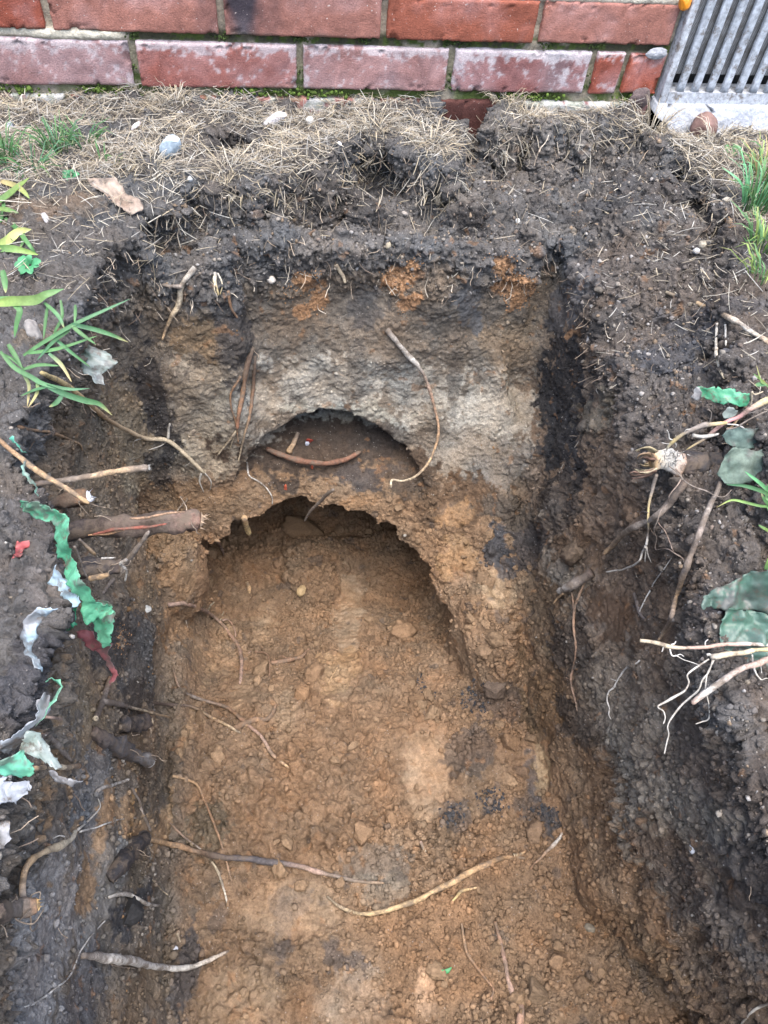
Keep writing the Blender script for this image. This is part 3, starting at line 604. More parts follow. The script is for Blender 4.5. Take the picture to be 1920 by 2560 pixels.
def lumps(mb, pts, sizes, cols, sub=0, jit=.25, flat=(1, 1, 1), norm=None):
    v0, f0 = ICO[sub]
    for p, s_, c in zip(pts, sizes, cols):
        v = v0 * (1 + jit * (rng.random((len(v0), 1)) - .5) * 2) * (s_ * np.array(flat) * rng.uniform(.7, 1.25, 3))
        v = v @ rotm().T + p
        mb.add(v, f0, np.tile(c, (len(v), 1)) * rng.uniform(.85, 1.15, (len(v), 1)))
mb = MB(); pts = []; sz = []; cl = []
for _ in range(900):
    x = rng.uniform(-.5, .6); k = fbm(np.array([[x, 0, 0]]), 12, 2, 8)[0]
    if k + rng.uniform(-.35, .35) < -.05: continue
    pts.append((x, rng.uniform(.0, .006), .0145 + rng.normal() * .003 + .003 * k)); sz.append(rng.uniform(.0012, .0032)); g = rng.random()
    cl.append(np.array((.07, .11, .02)) * (.6 + .9 * g))
for _ in range(350):
    x = rng.choice([-.147, .0735, .285, .4935, -.0285, .16, .3, .42]) + rng.normal() * .006; up = rng.random() < .5
    pts.append((x, rng.uniform(.003, .009), rng.uniform(.02, .05) if not up else .0845 + rng.normal() * .002)); sz.append(rng.uniform(.001, .0022)); cl.append(np.array((.05, .075, .02)) * rng.uniform(.5, 1.3))
lumps(mb, pts, sz, cl); tag(mb.build('moss', M_MOSS, WALL), kind='stuff')
# mortar snot and broken bit beside the vent
def rock(name, label, cat, P, r, col, seed, mat=None, flat=(1, .8, .6), sub=3, group=None, rough=.22, parent=None, rot=None):
    v0, f0 = ICO[sub]; v = v0 * np.array(flat); g = np.random.default_rng(seed)
    n = fbm(v0 + seed, 1.3, 3, seed); n2 = fbm(v0 + seed, 5, 3, seed + 1); v = v * (1 + rough * n + .05 * n2)[:, None] * r
    for _ in range(4):                                              # a few flat faces
        d = g.normal(size=3); d /= np.linalg.norm(d); h = (v @ d); t = h.max() * .78; v = v - np.maximum(h - t, 0)[:, None] * d * .8
    v = v @ (rot if rot is not None else rotm(g)).T
    c = np.array(col) * (1 + .18 * n + .12 * n2)[:, None]
    o = MB().add(v + np.asarray(P), f0, c).build(name, mat or M_STONE, parent, None if parent else P)
    if label: tag(o, label, cat, group)
    return o
rock('mortar_lump', None, None, on('b', 1180, 230, Y=-.004), .011, (.3, .31, .33), 5, M_MORT, (1.5, .5, .7), parent=WALL, rot=np.eye(3))
rock('brick_shard', None, None, on('b', 1108, 425, Y=-.008), .014, (.13, .1, .095), 9, M_BRICK, (1.2, .35, 1), parent=WALL, rot=np.eye(3))
rock('sealant_blob', 'small glossy orange lump stuck in the top corner between brick and metal vent', 'sealant', on('b', 1302, 8, Y=-.008), .0095, (.75, .27, .02), 3, vcol_mat('orange_sealant', .35, .08, 200, spec=.5), (1, .8, 1.1), 3, rough=.08, rot=np.eye(3))
# ------------------------------------------------------------------ metal vent
VENT = empty('air_vent', (.70, 0, .02), 'grey galvanised metal vent with upright slats set in the brick wall', 'vent')
ZN = (.40, .42, .45); ZD = (.24, .25, .27)
xs0 = on('q', 800, 820, Y=-.012)[0]; per = (on('q', 1430, 835, Y=-.012)[0] - xs0) / 5; sw = per * .5; zb = .031
def bevel_bar(mb, x0, x1, y0, y1, z0, z1, c, n=5, r=.0025):
    """a bar along Z with rounded front corners, ends closed"""
    prof = [(x0, y1)] + [(x0 + r - r * math.cos(a), y0 + r - r * math.sin(a)) for a in np.linspace(0, math.pi / 2, n)] + [(x1 - r + r * math.sin(a), y0 + r - r * math.cos(a)) for a in np.linspace(0, math.pi / 2, n)] + [(x1, y1)]
    k = len(prof); zs = np.linspace(z0, z1, 30); v = np.array([(x, y, z) for z in zs for x, y in prof])
    nn = fbm(v, 60, 3, 4); v[:, 1] += nn * .0004; c2 = np.array(c) * (1 + .18 * nn + .15 * fbm(v, 200, 2, 5))[:, None]
    f = [(i * k + j, i * k + j + 1, (i + 1) * k + j + 1, (i + 1) * k + j) for i in range(len(zs) - 1) for j in range(k - 1)]
    f += [tuple(range(k))[::-1], tuple(range((len(zs) - 1) * k, len(zs) * k))]
    mb.add(v, f, c2)
mb = MB(); bevel_bar(mb, .6075, xs0, -.012, .03, .012, .28, ZN)
v, f = box((xs0 + .0005, -.0115, .0085), (1.0, .02, zb + .0005)); mb.add(v, f, ZN); mb.build('frame', M_ZINC, VENT, smooth=False)
nS = int((.99 - xs0) / per)
for i in range(nS):
    mb = MB(); x = xs0 + per * i + sw; bevel_bar(mb, x, x + per - sw, -.0112, -.0055, zb + .001, .28, (.36, .39, .43), r=.0025); mb.build('slat', M_ZINC, VENT)
m, t, b = nodes('insect_screen'); co = t.nodes.new('ShaderNodeTexCoord').outputs['Object']
ck = N(t, 'ShaderNodeTexChecker', Scale=700.0); t.links.new(co, ck.inputs[0])
c = mixc(t, ck.outputs[1], (.075, .078, .085, 1), (.20, .21, .22, 1)); c = mixc(t, ramp(t, noise(t, 40, 4, .7, co), .45, .65), c, (.06, .055, .05, 1)); t.links.new(c, b.inputs[0]); b.inputs['Roughness'].default_value = .7
M_SCR = m
scx, scz = np.meshgrid(np.linspace(xs0 - .002, .99, 40), np.linspace(zb + .022, .28, 30), indexing='ij')
idx = np.arange(scx.size).reshape(scx.shape); sy = -.001 + .0015 * fbm(np.stack([scx, 0 * scx, scz], -1), 30, 2, 3)
MB().add(np.stack([scx, sy, scz], -1).reshape(-1, 3), np.stack([idx[:-1, :-1], idx[1:, :-1], idx[1:, 1:], idx[:-1, 1:]], -1).reshape(-1, 4).tolist(), (.1, .1, .1)).build('insect_screen', M_SCR, VENT)
v, f = box((xs0 - .004, .028, .01), (1.0, .034, .28)); MB().add(v, f, (.03, .03, .03)).build('dark_backing', M_MORT, VENT, smooth=False)  # thin near black plate, painted dark for the shaded opening behind the slats
lit = []
for i, (a, b_, c_) in enumerate((((1290, 560), (1320, 480), (1420, 420)), ((1350, 640), (1400, 700), (1450, 770)))): lit.append([on('q', *p, Y=-.014) for p in (a, b_, c_)])
# white painted ledge below the vent
lx = np.arange(.603, 1.0, .0022)
def lbot(x): return np.interp(x, [.603, .618, .632, .645, .67, .69, .73, .745, .78, .85, 1.0], [.004, -.004, -.02, -.034, -.04, -.036, -.028, -.034, -.026, -.028, -.03]) + .002 * fbm(np.stack([x, 0 * x, 0 * x], -1), 90, 3, 4)
bt = lbot(lx); nv = 44
tt = np.linspace(0, 1, nv)
prof = []
LV = np.zeros((len(lx), nv, 3)); LC = np.zeros((len(lx), nv, 3))
for i, x in enumerate(lx):
    for j, t_ in enumerate(tt):
        if t_ < .35: y = .015 - (.015 + .02) * (t_ / .35); z = .0175 - .003 * (t_ / .35)
        else: q_ = (t_ - .35) / .65; y = -.02 - .012 * math.sin(q_ * 1.5); z = .0145 + (bt[i] - .0145) * q_
        LV[i, j] = (x, y, z)
n1 = fbm(LV, 35, 3, 14); n2 = fbm(LV, 140, 3, 15)
LV[..., 1] += n1 * .0025 + n2 * .0008
LC[:] = np.array((.41, .43, .46)) * (1 + .08 * n1 + .1 * n2)[..., None]
st = ss(.15, .55, n1 + .5 * n2); LC = LC * (1 - .5 * st[..., None]) + np.array((.27, .29, .33)) * .5 * st[..., None]
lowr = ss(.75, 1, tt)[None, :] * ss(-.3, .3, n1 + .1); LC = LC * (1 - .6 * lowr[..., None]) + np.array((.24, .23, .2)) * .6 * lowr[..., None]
ck_ = [on('F', *p, Y=-.026) for p in ((1448, 236), (1462, 231), (1500, 231), (1528, 229), (1542, 246))]
for a, b_ in zip(ck_[:-1], ck_[1:]):
    e = b_ - a; e[1] = 0; w_ = LV - a; w_[..., 1] = 0; t_ = np.clip((w_ @ e) / (e @ e), 0, 1)
    dd = np.linalg.norm(w_ - t_[..., None] * e, axis=-1); k = ss(.0022, .0006, dd); LV[..., 1] += k * .004; LC *= (1 - .85 * k)[..., None]
idx = np.arange(len(lx) * nv).reshape(len(lx), nv)
f = np.stack([idx[:-1, 1:], idx[1:, 1:], idx[1:, :-1], idx[:-1, :-1]], -1).reshape(-1, 4).tolist()
vs = LV.reshape(-1, 3); bk = vs[idx[:, -1]].copy(); bk[:, 1] = .02; n0 = len(vs)
f += [(n0 + i, n0 + i + 1, idx[i + 1, -1], idx[i, -1]) for i in range(len(lx) - 1)]
lside = vs[idx[0]].copy(); lside[:, 1] = .02; n1_ = n0 + len(bk)
f += [(n1_ + j, n1_ + j + 1, idx[0, j + 1], idx[0, j]) for j in range(nv - 1)]
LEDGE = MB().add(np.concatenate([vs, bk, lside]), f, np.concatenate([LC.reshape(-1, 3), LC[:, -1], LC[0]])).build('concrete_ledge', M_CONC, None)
tag(LEDGE, 'white painted concrete ledge with a crack and ragged lower edge under the vent', 'ledge')
rock('stone', 'rounded purplish brown stone wedged under the white concrete ledge', 'stone', on('F', 1520, 276, Y=-.04), .021, (.17, .105, .09), 21, None, (1, .9, 1), 3, rot=np.eye(3), rough=.1)
# ------------------------------------------------------------------ roots, twigs, leaves, plastic
M_ROOT = vcol_mat('root_bark', .85, .5, 260, (1, 1, 1), bd=.0012, dirt=.9)
M_PALE = vcol_mat('pale_fibre', .8, .3, 400, bd=.0003, dirt=.3)
M_GRASS = vcol_mat('grass_blade', .5, .2, 260, bd=.0002, spec=.4, transl=.3)
M_STRAW = vcol_mat('dry_straw', .8, .3, 300, bd=.0002, transl=.15)
M_FILM = vcol_mat('soiled_plastic', .4, .18, 200, bd=.0006, spec=.5, transl=.22, dirt=.12)
M_LEAF = vcol_mat('dry_leaf', .75, .35, 160, bd=.0006, transl=.12)
M_LUMP = vcol_mat('clay_lump', .95, .35, 420, bd=.0012, spec=.2)

def catmull(P, n=8):
    P = np.asarray(P, float)
    if len(P) < 3:
        t = np.linspace(0, 1, n + 1)[:, None]; return P[0] * (1 - t) + P[-1] * t
    Q = np.concatenate([[2 * P[0] - P[1]], P, [2 * P[-1] - P[-2]]]); out = []
    for i in range(1, len(Q) - 2):
        p0, p1, p2, p3 = Q[i - 1:i + 3]
        for t in np.linspace(0, 1, n, endpoint=False):
            out.append(.5 * (2 * p1 + (p2 - p0) * t + (2 * p0 - 5 * p1 + 4 * p2 - p3) * t * t + (3 * p1 - p0 - 3 * p2 + p3) * t ** 3))
    out.append(P[-1]); return np.array(out)
def tube(P, R, sides=7, C=None, seed=0, rough=.12):
    P = np.asarray(P, float); n = len(P); T = np.gradient(P, axis=0); T /= np.maximum(np.linalg.norm(T, axis=1), 1e-9)[:, None]
    a = np.cross(T[0], [.3, .5, .8]); a /= np.linalg.norm(a); V = []
    for i in range(n):
        a = a - (a @ T[i]) * T[i]; a /= max(np.linalg.norm(a), 1e-9); b = np.cross(T[i], a)
        for k in range(sides):
            th = 2 * math.pi * k / sides; V.append(P[i] + R[i] * (math.cos(th) * a + math.sin(th) * b))
    V = np.array(V); ctr = np.repeat(P, sides, 0); nz = fbm(V + seed * .37, 150, 2, seed % 90) * .7 + fbm(V + seed * .21, 55, 2, seed % 80) * .9
    if sides >= 11:                                               # furrowed bark
        th = np.tile(np.arange(sides) * 2 * math.pi / sides, n); nz = nz + .35 * np.sin(4 * th + 3 * fbm(V, 30, 2, 5)) + .25 * np.sin(7 * th + 4 * fbm(V, 40, 2, 6))
    V = ctr + (V - ctr) * (1 + rough * nz * 1.6)[:, None]
    f = [(i * sides + k, i * sides + (k + 1) % sides, (i + 1) * sides + (k + 1) % sides, (i + 1) * sides + k) for i in range(n - 1) for k in range(sides)]
    f += [tuple(range(sides))[::-1], tuple(range((n - 1) * sides, n * sides))]
    return V, f, (np.repeat(np.asarray(C, float), sides, 0) if C is not None else None)
TAN = (.40, .27, .15); CREAM = (.40, .335, .235); WHITE_R = (.37, .345, .30); BROWN = (.20, .115, .065); DBR = (.085, .062, .05); GRYB = (.20, .17, .145); PNK = (.36, .25, .20); YEL = (.46, .36, .17); BLACK = (.03, .028, .03); GRYW = (.42, .40, .36); REDB = (.24, .115, .07)
def line3d(fr, pts, mode, w0):
    """control points in a photo frame -> points in space"""
    pts = [tuple(p) for p in pts]
    if mode == 'surf':
        q = catmull(np.array([p[:2] for p in pts], float), max(3, int(12 * FR[fr][2] + 2)))
        D = np.array([ray(fr, *p) for p in q]); dep = np.array([depth(hit(fr, *p)) for p in q])
        for _ in range(4):
            s_ = np.convolve(np.pad(dep, 2, 'edge'), np.ones(5) / 5, 'valid'); dep = np.minimum(s_, dep + .004)
        dep -= w0 * FR[fr][2] * dep.mean() / FOC * .5 * .6 + .0019
        return CAM + D * dep[:, None]
    if mode == 'hit':
        P = [hit(fr, p[0], p[1], (p[2] if len(p) > 2 else 1) * .001) for p in pts]
    elif mode[0] == 'D':                                # level sheet: depth of the first point's ground, less an offset
        d0 = depth(hit(fr, *mode[2])) - mode[1]; P = [CAM + ray(fr, p[0], p[1]) * (d0 - (p[2] * .001 if len(p) > 2 else 0)) for p in pts]
    else:
        y0 = mode[1] if mode[1] is not None else hit(fr, *pts[0][:2])[1]
        P = [on(fr, p[0], p[1], Y=y0 + (p[2] * .001 if len(p) > 2 else 0)) for p in pts]
    return catmull(P, 7)
def strand(fr, pts, w, col, mode='surf', sides=7, seed=0, wig=.0006, rough=.14, tip=True):
    P = line3d(fr, pts, mode, w[0]); n = len(P)
    t = np.linspace(0, 1, n); k = FR[fr][2] / FOC * np.mean([depth(p) for p in P])
    R = np.interp(t, np.linspace(0, 1, len(w)), w) * k / 2
    R = R * (1 + .12 * fbm(P, 90, 2, seed % 77)); R = np.maximum(R, .00032)
    if tip: R[-1] *= .55
    P = P + np.stack([fbm(P, 60, 2, seed % 50 + i) for i in range(3)], 1) * wig
    col = [col] if not isinstance(col, list) else col
    C = np.stack([np.interp(t, np.linspace(0, 1, len(col)), [c[i] for c in col]) if len(col) > 1 else np.full(n, col[0][i]) for i in range(3)], 1)
    C = C * (1 + .28 * fbm(P, 120, 2, seed % 60 + 9))[:, None]
    return tube(P, R, sides, C, seed, rough), P, R
_seed = [100]
def root(name, label, cat, fr, pts, w, col, mode='surf', br=(), group=None, cut=None, mat=None, sides=7, wig=.0006, rough=.14):
    """one root; br: finer side roots as parts; cut: colour of a sawn end as a part"""
    _seed[0] += 1; sd_ = _seed[0]; mat = mat or M_ROOT
    w = w if isinstance(w, (tuple, list)) else (w, w)
    (V, f, C), P, R = strand(fr, pts, w, col, mode, sides, sd_, wig, rough)
    if not br and not cut: return tag(MB().add(V, f, C).build(name, mat, None, P[0]), label, cat, group)
    E_ = empty(name, P[0], label, cat, group)
    MB().add(V, f, C).build('main_root' if 'root' in name or 'stem' in name else 'shaft', mat, E_)
    for bp, bw, *rest in br:
        (V, f, C), _, _ = strand(rest[1] if len(rest) > 1 else fr, bp, bw, rest[0] if rest else col, mode, 5, sd_ + 3, wig, rough)
        MB().add(V, f, C).build('rootlet', mat, E_); sd_ += 1
    if cut and sides >= 11:                                        # torn hair roots on the stub
        g = np.random.default_rng(sd_)
        for _ in range(6):
            i = int(g.integers(len(P) // 4, len(P) - 2)); d = g.normal(size=3); d -= CF * .8; d /= np.linalg.norm(d); q = [P[i] + d * R[i] * .8]
            for _ in range(6): d = d + g.normal(size=3) * .45; d[2] -= .12; d /= np.linalg.norm(d); q.append(q[-1] + d * g.uniform(.0025, .006))
            q = catmull(q, 4); V, f, C = tube(q, np.linspace(.0007, .0003, len(q)), 5, np.tile(np.array((.3, .24, .18)) * g.uniform(.5, 1.2), (len(q), 1)), sd_); MB().add(V, f, C).build('rootlet', mat, E_)
    if cut:
        T = P[-1] - P[-4]; T /= np.linalg.norm(T); cut_end(E_, P[-1], T, R[-2], cut)
    return E_
def cut_end(E_, p, T, r, col, splinters=9):
    mb = MB(); a = np.cross(T, [.2, .3, .9]); a /= np.linalg.norm(a); b = np.cross(T, a); g = np.random.default_rng(int(abs(p[0] * 9999)))
    n = 12; ring = np.array([p + r * .9 * (math.cos(t) * a + math.sin(t) * b) - T * r * .1 for t in np.linspace(0, 6.283, n, endpoint=False)])
    ring2 = p + (ring - p) * .55 + T * r * .25
    v = np.concatenate([ring, ring2, [p + T * r * .3]]); f = [(i, (i + 1) % n, n + (i + 1) % n, n + i) for i in range(n)] + [(n + i, n + (i + 1) % n, 2 * n) for i in range(n)]
    mb.add(v, f, np.array(col)[None] * g.uniform(.7, 1.15, (len(v), 1)))
    for _ in range(splinters):
        th = g.uniform(0, 6.28); o_ = p + (a * math.cos(th) + b * math.sin(th)) * r * g.uniform(.2, .9); L = r * g.uniform(.3, 1.1)
        q = o_ + T * L + (a * g.normal() + b * g.normal()) * r * .25; s_ = np.cross(q - o_, [.1, .9, .2]); s_ /= np.linalg.norm(s_); s_ *= r * g.uniform(.08, .2)
        u_ = np.cross(q - o_, s_); u_ /= np.linalg.norm(u_); u_ *= r * .08
        mb.add([o_ - s_, o_ + s_, q, o_ + u_], [(0, 1, 2), (1, 3, 2), (3, 0, 2)], np.array(col) * g.uniform(.8, 1.3))
    mb.build('cut_end', M_PALE, E_)

# ---- left side: roots out of the bank
root('root', 'pale forked root hanging on the dark soil at the upper left of the end face', 'root', 'c', [(845, 50), (785, 130), (768, 215), (735, 270), (700, 365)], (20, 26, 22, 10), [GRYW, CREAM, TAN], br=[([(785, 135), (740, 130), (700, 122)], (22, 12), GRYB)])
root('root', 'frayed pale root tuft hanging below the turf edge left of the orange smears', 'root', 'c', [(930, 70), (928, 110), (945, 170)], (14, 18, 8), [GRYW, YEL], br=[([(940, 75), (960, 125), (950, 168)], (9, 5)), ([(930, 90), (925, 140), (940, 175)], (8, 4))], mat=M_PALE)
root('root', 'short thin brown root beside the crease in the end face', 'root', 'c', [(985, 150), (1000, 225), (1028, 268)], (13, 9), BROWN)
root('root', 'thick reddish brown root hanging down the crease of the end face with pale split tip', 'root', 'c', [(1090, 395), (1062, 500), (1048, 600), (1030, 690), (1025, 750)], (24, 24, 20, 12), [DBR, BROWN, REDB], br=[([(1020, 755), (985, 805), (940, 862)], (11, 8), CREAM), ([(1022, 760), (1005, 800), (992, 835)], (7, 5), CREAM), ([(1040, 520), (1000, 590), (998, 650), (1018, 720), (1030, 805)], (12, 6), BROWN)])
root('root', 'slender brown root with pale tip hanging just right of the thicker crease root', 'root', 'c', [(1102, 430), (1094, 560), (1080, 680), (1055, 780), (1028, 895)], (16, 16, 12, 7), [DBR, BROWN, CREAM])
root('root', 'long pale runner root with white hair roots crossing the left corner of the end face', 'root', 'c', [(180, 505, 25), (290, 560, 40), (400, 650, 28), (480, 715, 20), (620, 785, 12), (720, 797, 9), (800, 858, 7), (885, 940, 4)], (14, 18, 19, 20, 20, 18), [YEL, TAN, CREAM, CREAM], 'hit', br=[([(870, 938, 4), (862, 975, 2), (880, 1022, 2)], (11, 4), WHITE_R), ([(885, 938, 3), (912, 975, 1), (908, 1012, 1)], (8, 4), WHITE_R), ([(725, 790, 8), (728, 750, 5), (735, 722, 3)], (14, 9), WHITE_R), ([(625, 785, 8), (580, 800, 3), (575, 830, 2)], (8, 4), WHITE_R), ([(720, 800, 6), (690, 820, 2), (640, 838, 2)], (7, 4), WHITE_R), ([(800, 860, 5), (820, 890, 2), (790, 912, 1)], (7, 4), WHITE_R)], mat=M_PALE)
root('root', 'thin rusty root with a side branch on the upper left pit side', 'root', 'c', [(72, 735), (150, 752), (230, 765), (300, 792), (345, 815), (355, 842)], (14, 12, 6), [BROWN, TAN], br=[([(180, 690), (220, 720), (232, 762)], (7, 5), DBR), ([(225, 766), (160, 790), (122, 842)], (6, 4), DBR)])
root('twig', 'straight grey twig sticking out of the left bank above the cut roots', 'twig', 'c', [(140, 988), (260, 972), (400, 950), (520, 928), (645, 915)], (22, 26, 28, 28, 30), [DBR, GRYB, TAN, GRYB], ('Y', None), cut=GRYW, rough=.2)
root('root', 'long tan root slanting over the left edge to the white splintered root end', 'root', 'c', [(-30, 770), (60, 850), (150, 922), (280, 1000), (385, 1072)], (20, 23, 24, 20), [BROWN, TAN, TAN], ('D', .012, (30, 830)), rough=.08)
root('cut_root', 'thick dark root stub with white splintered end below the slanting tan root', 'root', 'c', [(110, 1065), (220, 1062), (300, 1050), (385, 1040)], (56, 62, 60, 58), [BLACK, DBR, BROWN], ('Y', -.622), cut=(.8, .8, .82), sides=12, rough=.25)
E1 = root('cut_root', 'thickest cut root with red streaked bark jutting from the left bank', 'root', 'e', [(280, 85), (400, 70), (560, 62), (700, 45), (790, 32), (868, 36)], (76, 84, 90, 94, 96, 86), [BLACK, DBR, DBR, (.2, .12, .09)], ('Y', -.655), cut=(.50, .36, .24), sides=14, rough=.22)
for wv, c in ((([(400, 98), (480, 78), (560, 70), (640, 64), (720, 52)]), (.24, .085, .06)), ([(560, 28), (640, 22), (720, 8), (800, -2)], (.30, .19, .12)), ([(380, 100), (470, 92), (540, 76)], (.34, .2, .11))):
    (V, f, C), _, _ = strand('e', [(x, y, -16) for x, y in wv], (10, 14, 10), c, ('Y', -.655), 6, 5, .0008, .3); MB().add(V, f, C).build('bark_streak', M_ROOT, E1)
root('twig', 'short pale stick end poking out under the thickest cut root', 'twig', 'e', [(340, 118), (375, 150), (412, 186)], (14, 16), [GRYB, TAN], ('Y', -.70))
root('twig', 'grey twig slanting up to the thickest cut root from the dark stub', 'twig', 'e', [(540, 225, 0), (590, 160, 0), (645, 85, 0)], (24, 24, 18), GRYB, ('Y', -.68))
E2 = root('cut_root', 'short dark root stub with a frayed crossing end under the thickest cut root', 'root', 'e', [(330, 245), (420, 240), (480, 238), (525, 240)], (84, 88, 88, 84), [BLACK, BLACK, DBR], ('Y', -.715), cut=(.3, .24, .18), sides=13, rough=.3)
for p, wd, c in (([(385, 288), (430, 280), (472, 272)], (26, 22), TAN), ([(545, 205), (520, 225), (545, 250), (538, 300)], (16, 10), GRYW), ([(440, 200), (470, 198), (500, 196)], (10, 6), GRYW)):
    (V, f, C), _, _ = strand('e', [(x, y, -28) for x, y in p], wd, c, ('Y', -.715), 6, 8); MB().add(V, f, C).build('splinter', M_ROOT, E2)
root('root', 'thin dark root curving over the short dark stub by the green plastic', 'root', 'e', [(322, 150), (345, 200), (360, 250), (382, 292)], (12, 9), GRYB, ('Y', -.74))
root('twig', 'grey bent twig below the short dark stub on the left side', 'twig', 'e', [(492, 290), (465, 318), (440, 352)], (20, 14), GRYB, 'surf')
root('twig', 'hollow broken brown stick below the dark red plastic tail', 'twig', 'e', [(476, 712, 10), (458, 770, 14), (435, 840, 18), (412, 892, 22)], (22, 26, 26, 24), [BROWN, GRYB, DBR], 'hit', cut=CREAM)
root('root', 'half peeled grey and cream root crossing the lower left edge of the floor', 'root', 'e', [(450, 818, 12), (520, 832, 12), (570, 846, 10), (650, 866, 8), (742, 890, 3)], (24, 22, 14, 12, 10), [GRYB, GRYB, CREAM, TAN], 'hit')
root('root', 'brown and cream root lying level from the left edge onto the floor', 'root', 'e', [(620, 820), (720, 832), (830, 842), (920, 890), (980, 920), (1042, 955)], (16, 14, 13, 11), [DBR, DBR, TAN, CREAM])
root('root', 'long thin root running diagonally across the left half of the floor', 'root', 'e', [(745, 672), (775, 760), (860, 808), (980, 845), (1060, 910), (1130, 972), (1180, 1050), (1250, 1106)], (9, 13, 15, 17, 16, 12), [BROWN, GRYB, BROWN, PNK, TAN])
root('root', 'curved pinkish root with two short side shoots on the upper left floor', 'root', 'e', [(725, 402), (800, 396), (890, 430), (958, 485), (1015, 558), (1040, 620), (1042, 690), (1036, 745)], (17, 17, 19, 18, 16, 13), [PNK, (.3, .19, .13), PNK], br=[([(895, 430), (910, 405), (925, 388)], (10, 6), CREAM), ([(950, 475), (960, 450), (968, 428)], (9, 5), CREAM), ([(960, 470), (985, 465), (1012, 500), (1018, 545)], (9, 6)), ([(1040, 600), (1065, 610), (1085, 600)], (6, 4))])
root('root', 'short knobbly root lying flat in the middle of the left floor', 'root', 'e', [(1172, 652), (1245, 640), (1300, 628), (1338, 590)], (16, 24, 20, 10), (.23, .14, .09), br=[([(1250, 640), (1225, 625), (1200, 622)], (10, 6)), ([(1100, 605), (1150, 612), (1165, 660), (1162, 720)], (9, 6))])
root('root', 'faint brown root half buried below the diagonal floor root', 'root', 'e', [(1010, 935), (1090, 900), (1160, 890), (1195, 830)], (24, 30, 26, 16), (.19, .12, .075))
root('root', 'short thin cream root standing beside the big floor clod', 'root', 'e', [(1418, 745), (1438, 705), (1465, 662)], (8, 6), TAN, 'surf')
CS = root('cut_root', 'dark root stub showing a cream oval cut face near the floor edge', 'root', 'e', [(530, 915, 15), (590, 912, 28), (640, 908, 38)], (62, 70, 64), [BLACK, BLACK, DBR], 'hit', sides=12, cut=(.62, .52, .38), rough=.25)
root('cut_root', 'big grey forked root stub with torn white end on the lower left side', 'root', 'l', [(800, 1140, 4), (900, 1200, 12), (1010, 1260, 22), (1130, 1330, 32), (1290, 1400, 42)], (110, 120, 130, 140, 130), [DBR, (.07, .065, .065), (.1, .095, .095), (.16, .155, .15)], 'hit', cut=(.62, .62, .62), sides=13, rough=.3)
root('twig', 'pale peeled stick with dark knob end by the torn plastic at lower left', 'twig', 'l', [(310, 1450, 30), (450, 1450, 30), (580, 1445, 30), (690, 1430, 30)], (36, 40, 44, 50), [TAN, CREAM, BROWN], 'hit', cut=DBR)
root('twig', 'short pinkish stick end beside the curled green plastic rim', 'twig', 'l', [(390, 1010, 30), (460, 1018, 28), (532, 1030, 26)], (30, 32, 30), PNK, 'hit')
root('root', 'greyish root running down behind the torn plastic at lower left', 'root', 'l', [(390, 1140), (470, 1230), (550, 1320), (620, 1400)], (50, 52, 48, 40), GRYB, 'surf')
root('root', 'short pale root with knobbed tip under the big grey stub', 'root', 'l', [(830, 1665), (880, 1625), (950, 1605), (1030, 1580), (1115, 1548)], (30, 30, 30, 30, 26), [GRYB, GRYW, GRYW], 'surf')
E3 = root('root', 'pale tan root with white branching hairs arching on the lower left side', 'root', 'g', [(100, 565, 8), (98, 500, 14), (118, 420, 16), (180, 368, 14), (260, 335, 10), (310, 305, 6), (328, 270, 3)], (30, 28, 30, 32, 34, 30, 18), [GRYB, TAN, CREAM, (.5, .46, .36)], 'hit', br=[([(335, 268, 3), (385, 225, 3), (430, 172, 3), (425, 130, 3)], (12, 8, 5), WHITE_R), ([(345, 275, 3), (400, 262, 3), (460, 240, 3), (520, 222, 3), (592, 215, 3)], (10, 8, 5), GRYW), ([(310, 310, 3), (260, 292, 3), (225, 305, 2)], (10, 5), GRYW)], mat=M_PALE)
root('cut_root', 'short sawn root stub with orange rim at the left edge of the picture', 'root', 'g', [(-20, 625, 10), (50, 615, 16), (110, 605, 22), (165, 590, 30)], (76, 80, 76, 66), [DBR, GRYB, BROWN], 'hit', cut=(.5, .33, .15), sides=12, rough=.25)
root('root', 'thin white wriggling root on the grey lower left side', 'root', 'g', [(455, 662), (400, 720), (350, 785), (322, 855), (290, 912), (245, 945), (200, 985), (150, 1015), (88, 1042)], (7, 8, 8, 6), GRYW, mat=M_PALE)
root('root', 'arched pale grey root above the black hole at lower left', 'root', 'g', [(468, 560, 3), (510, 547, 8), (560, 548, 10), (600, 568, 8), (640, 590, 6), (692, 594, 3)], (14, 18, 18, 18, 16, 14), GRYW, 'hit')
root('root', 'tiny crinkled cream root above the arched grey one', 'root', 'g', [(652, 480), (680, 505), (700, 530), (725, 550)], (7, 5), CREAM)
root('root', 'thick whitish root reaching from the grey side onto the lower floor', 'root', 'g', [(355, 812, 6), (430, 815, 14), (500, 828, 20), (580, 836, 22), (660, 856, 20), (740, 866, 18), (830, 858, 14), (900, 832, 9), (988, 790, 3)], (20, 32, 36, 36, 30, 26, 24, 20, 14), [GRYB, GRYW, (.45, .44, .42), GRYW, (.4, .33, .26)], 'hit', br=[([(480, 850, 8), (530, 860, 6), (585, 868, 4)], (8, 5), GRYB)])
root('root', 'thin brown root descending the lower left floor edge', 'root', 'g', [(745, 35), (800, 48), (848, 72), (880, 135), (915, 220), (945, 300), (970, 375), (1000, 490)], (12, 12, 11, 9, 7), [TAN, BROWN, (.3, .2, .13)])
root('root', 'hanging root turning from brown to white beside the lower left floor edge', 'root', 'g', [(730, 235), (775, 280), (830, 325), (870, 356), (908, 396), (942, 450), (960, 500), (985, 606)], (9, 10, 9, 11, 9), [BROWN, GRYB, CREAM, WHITE_R])
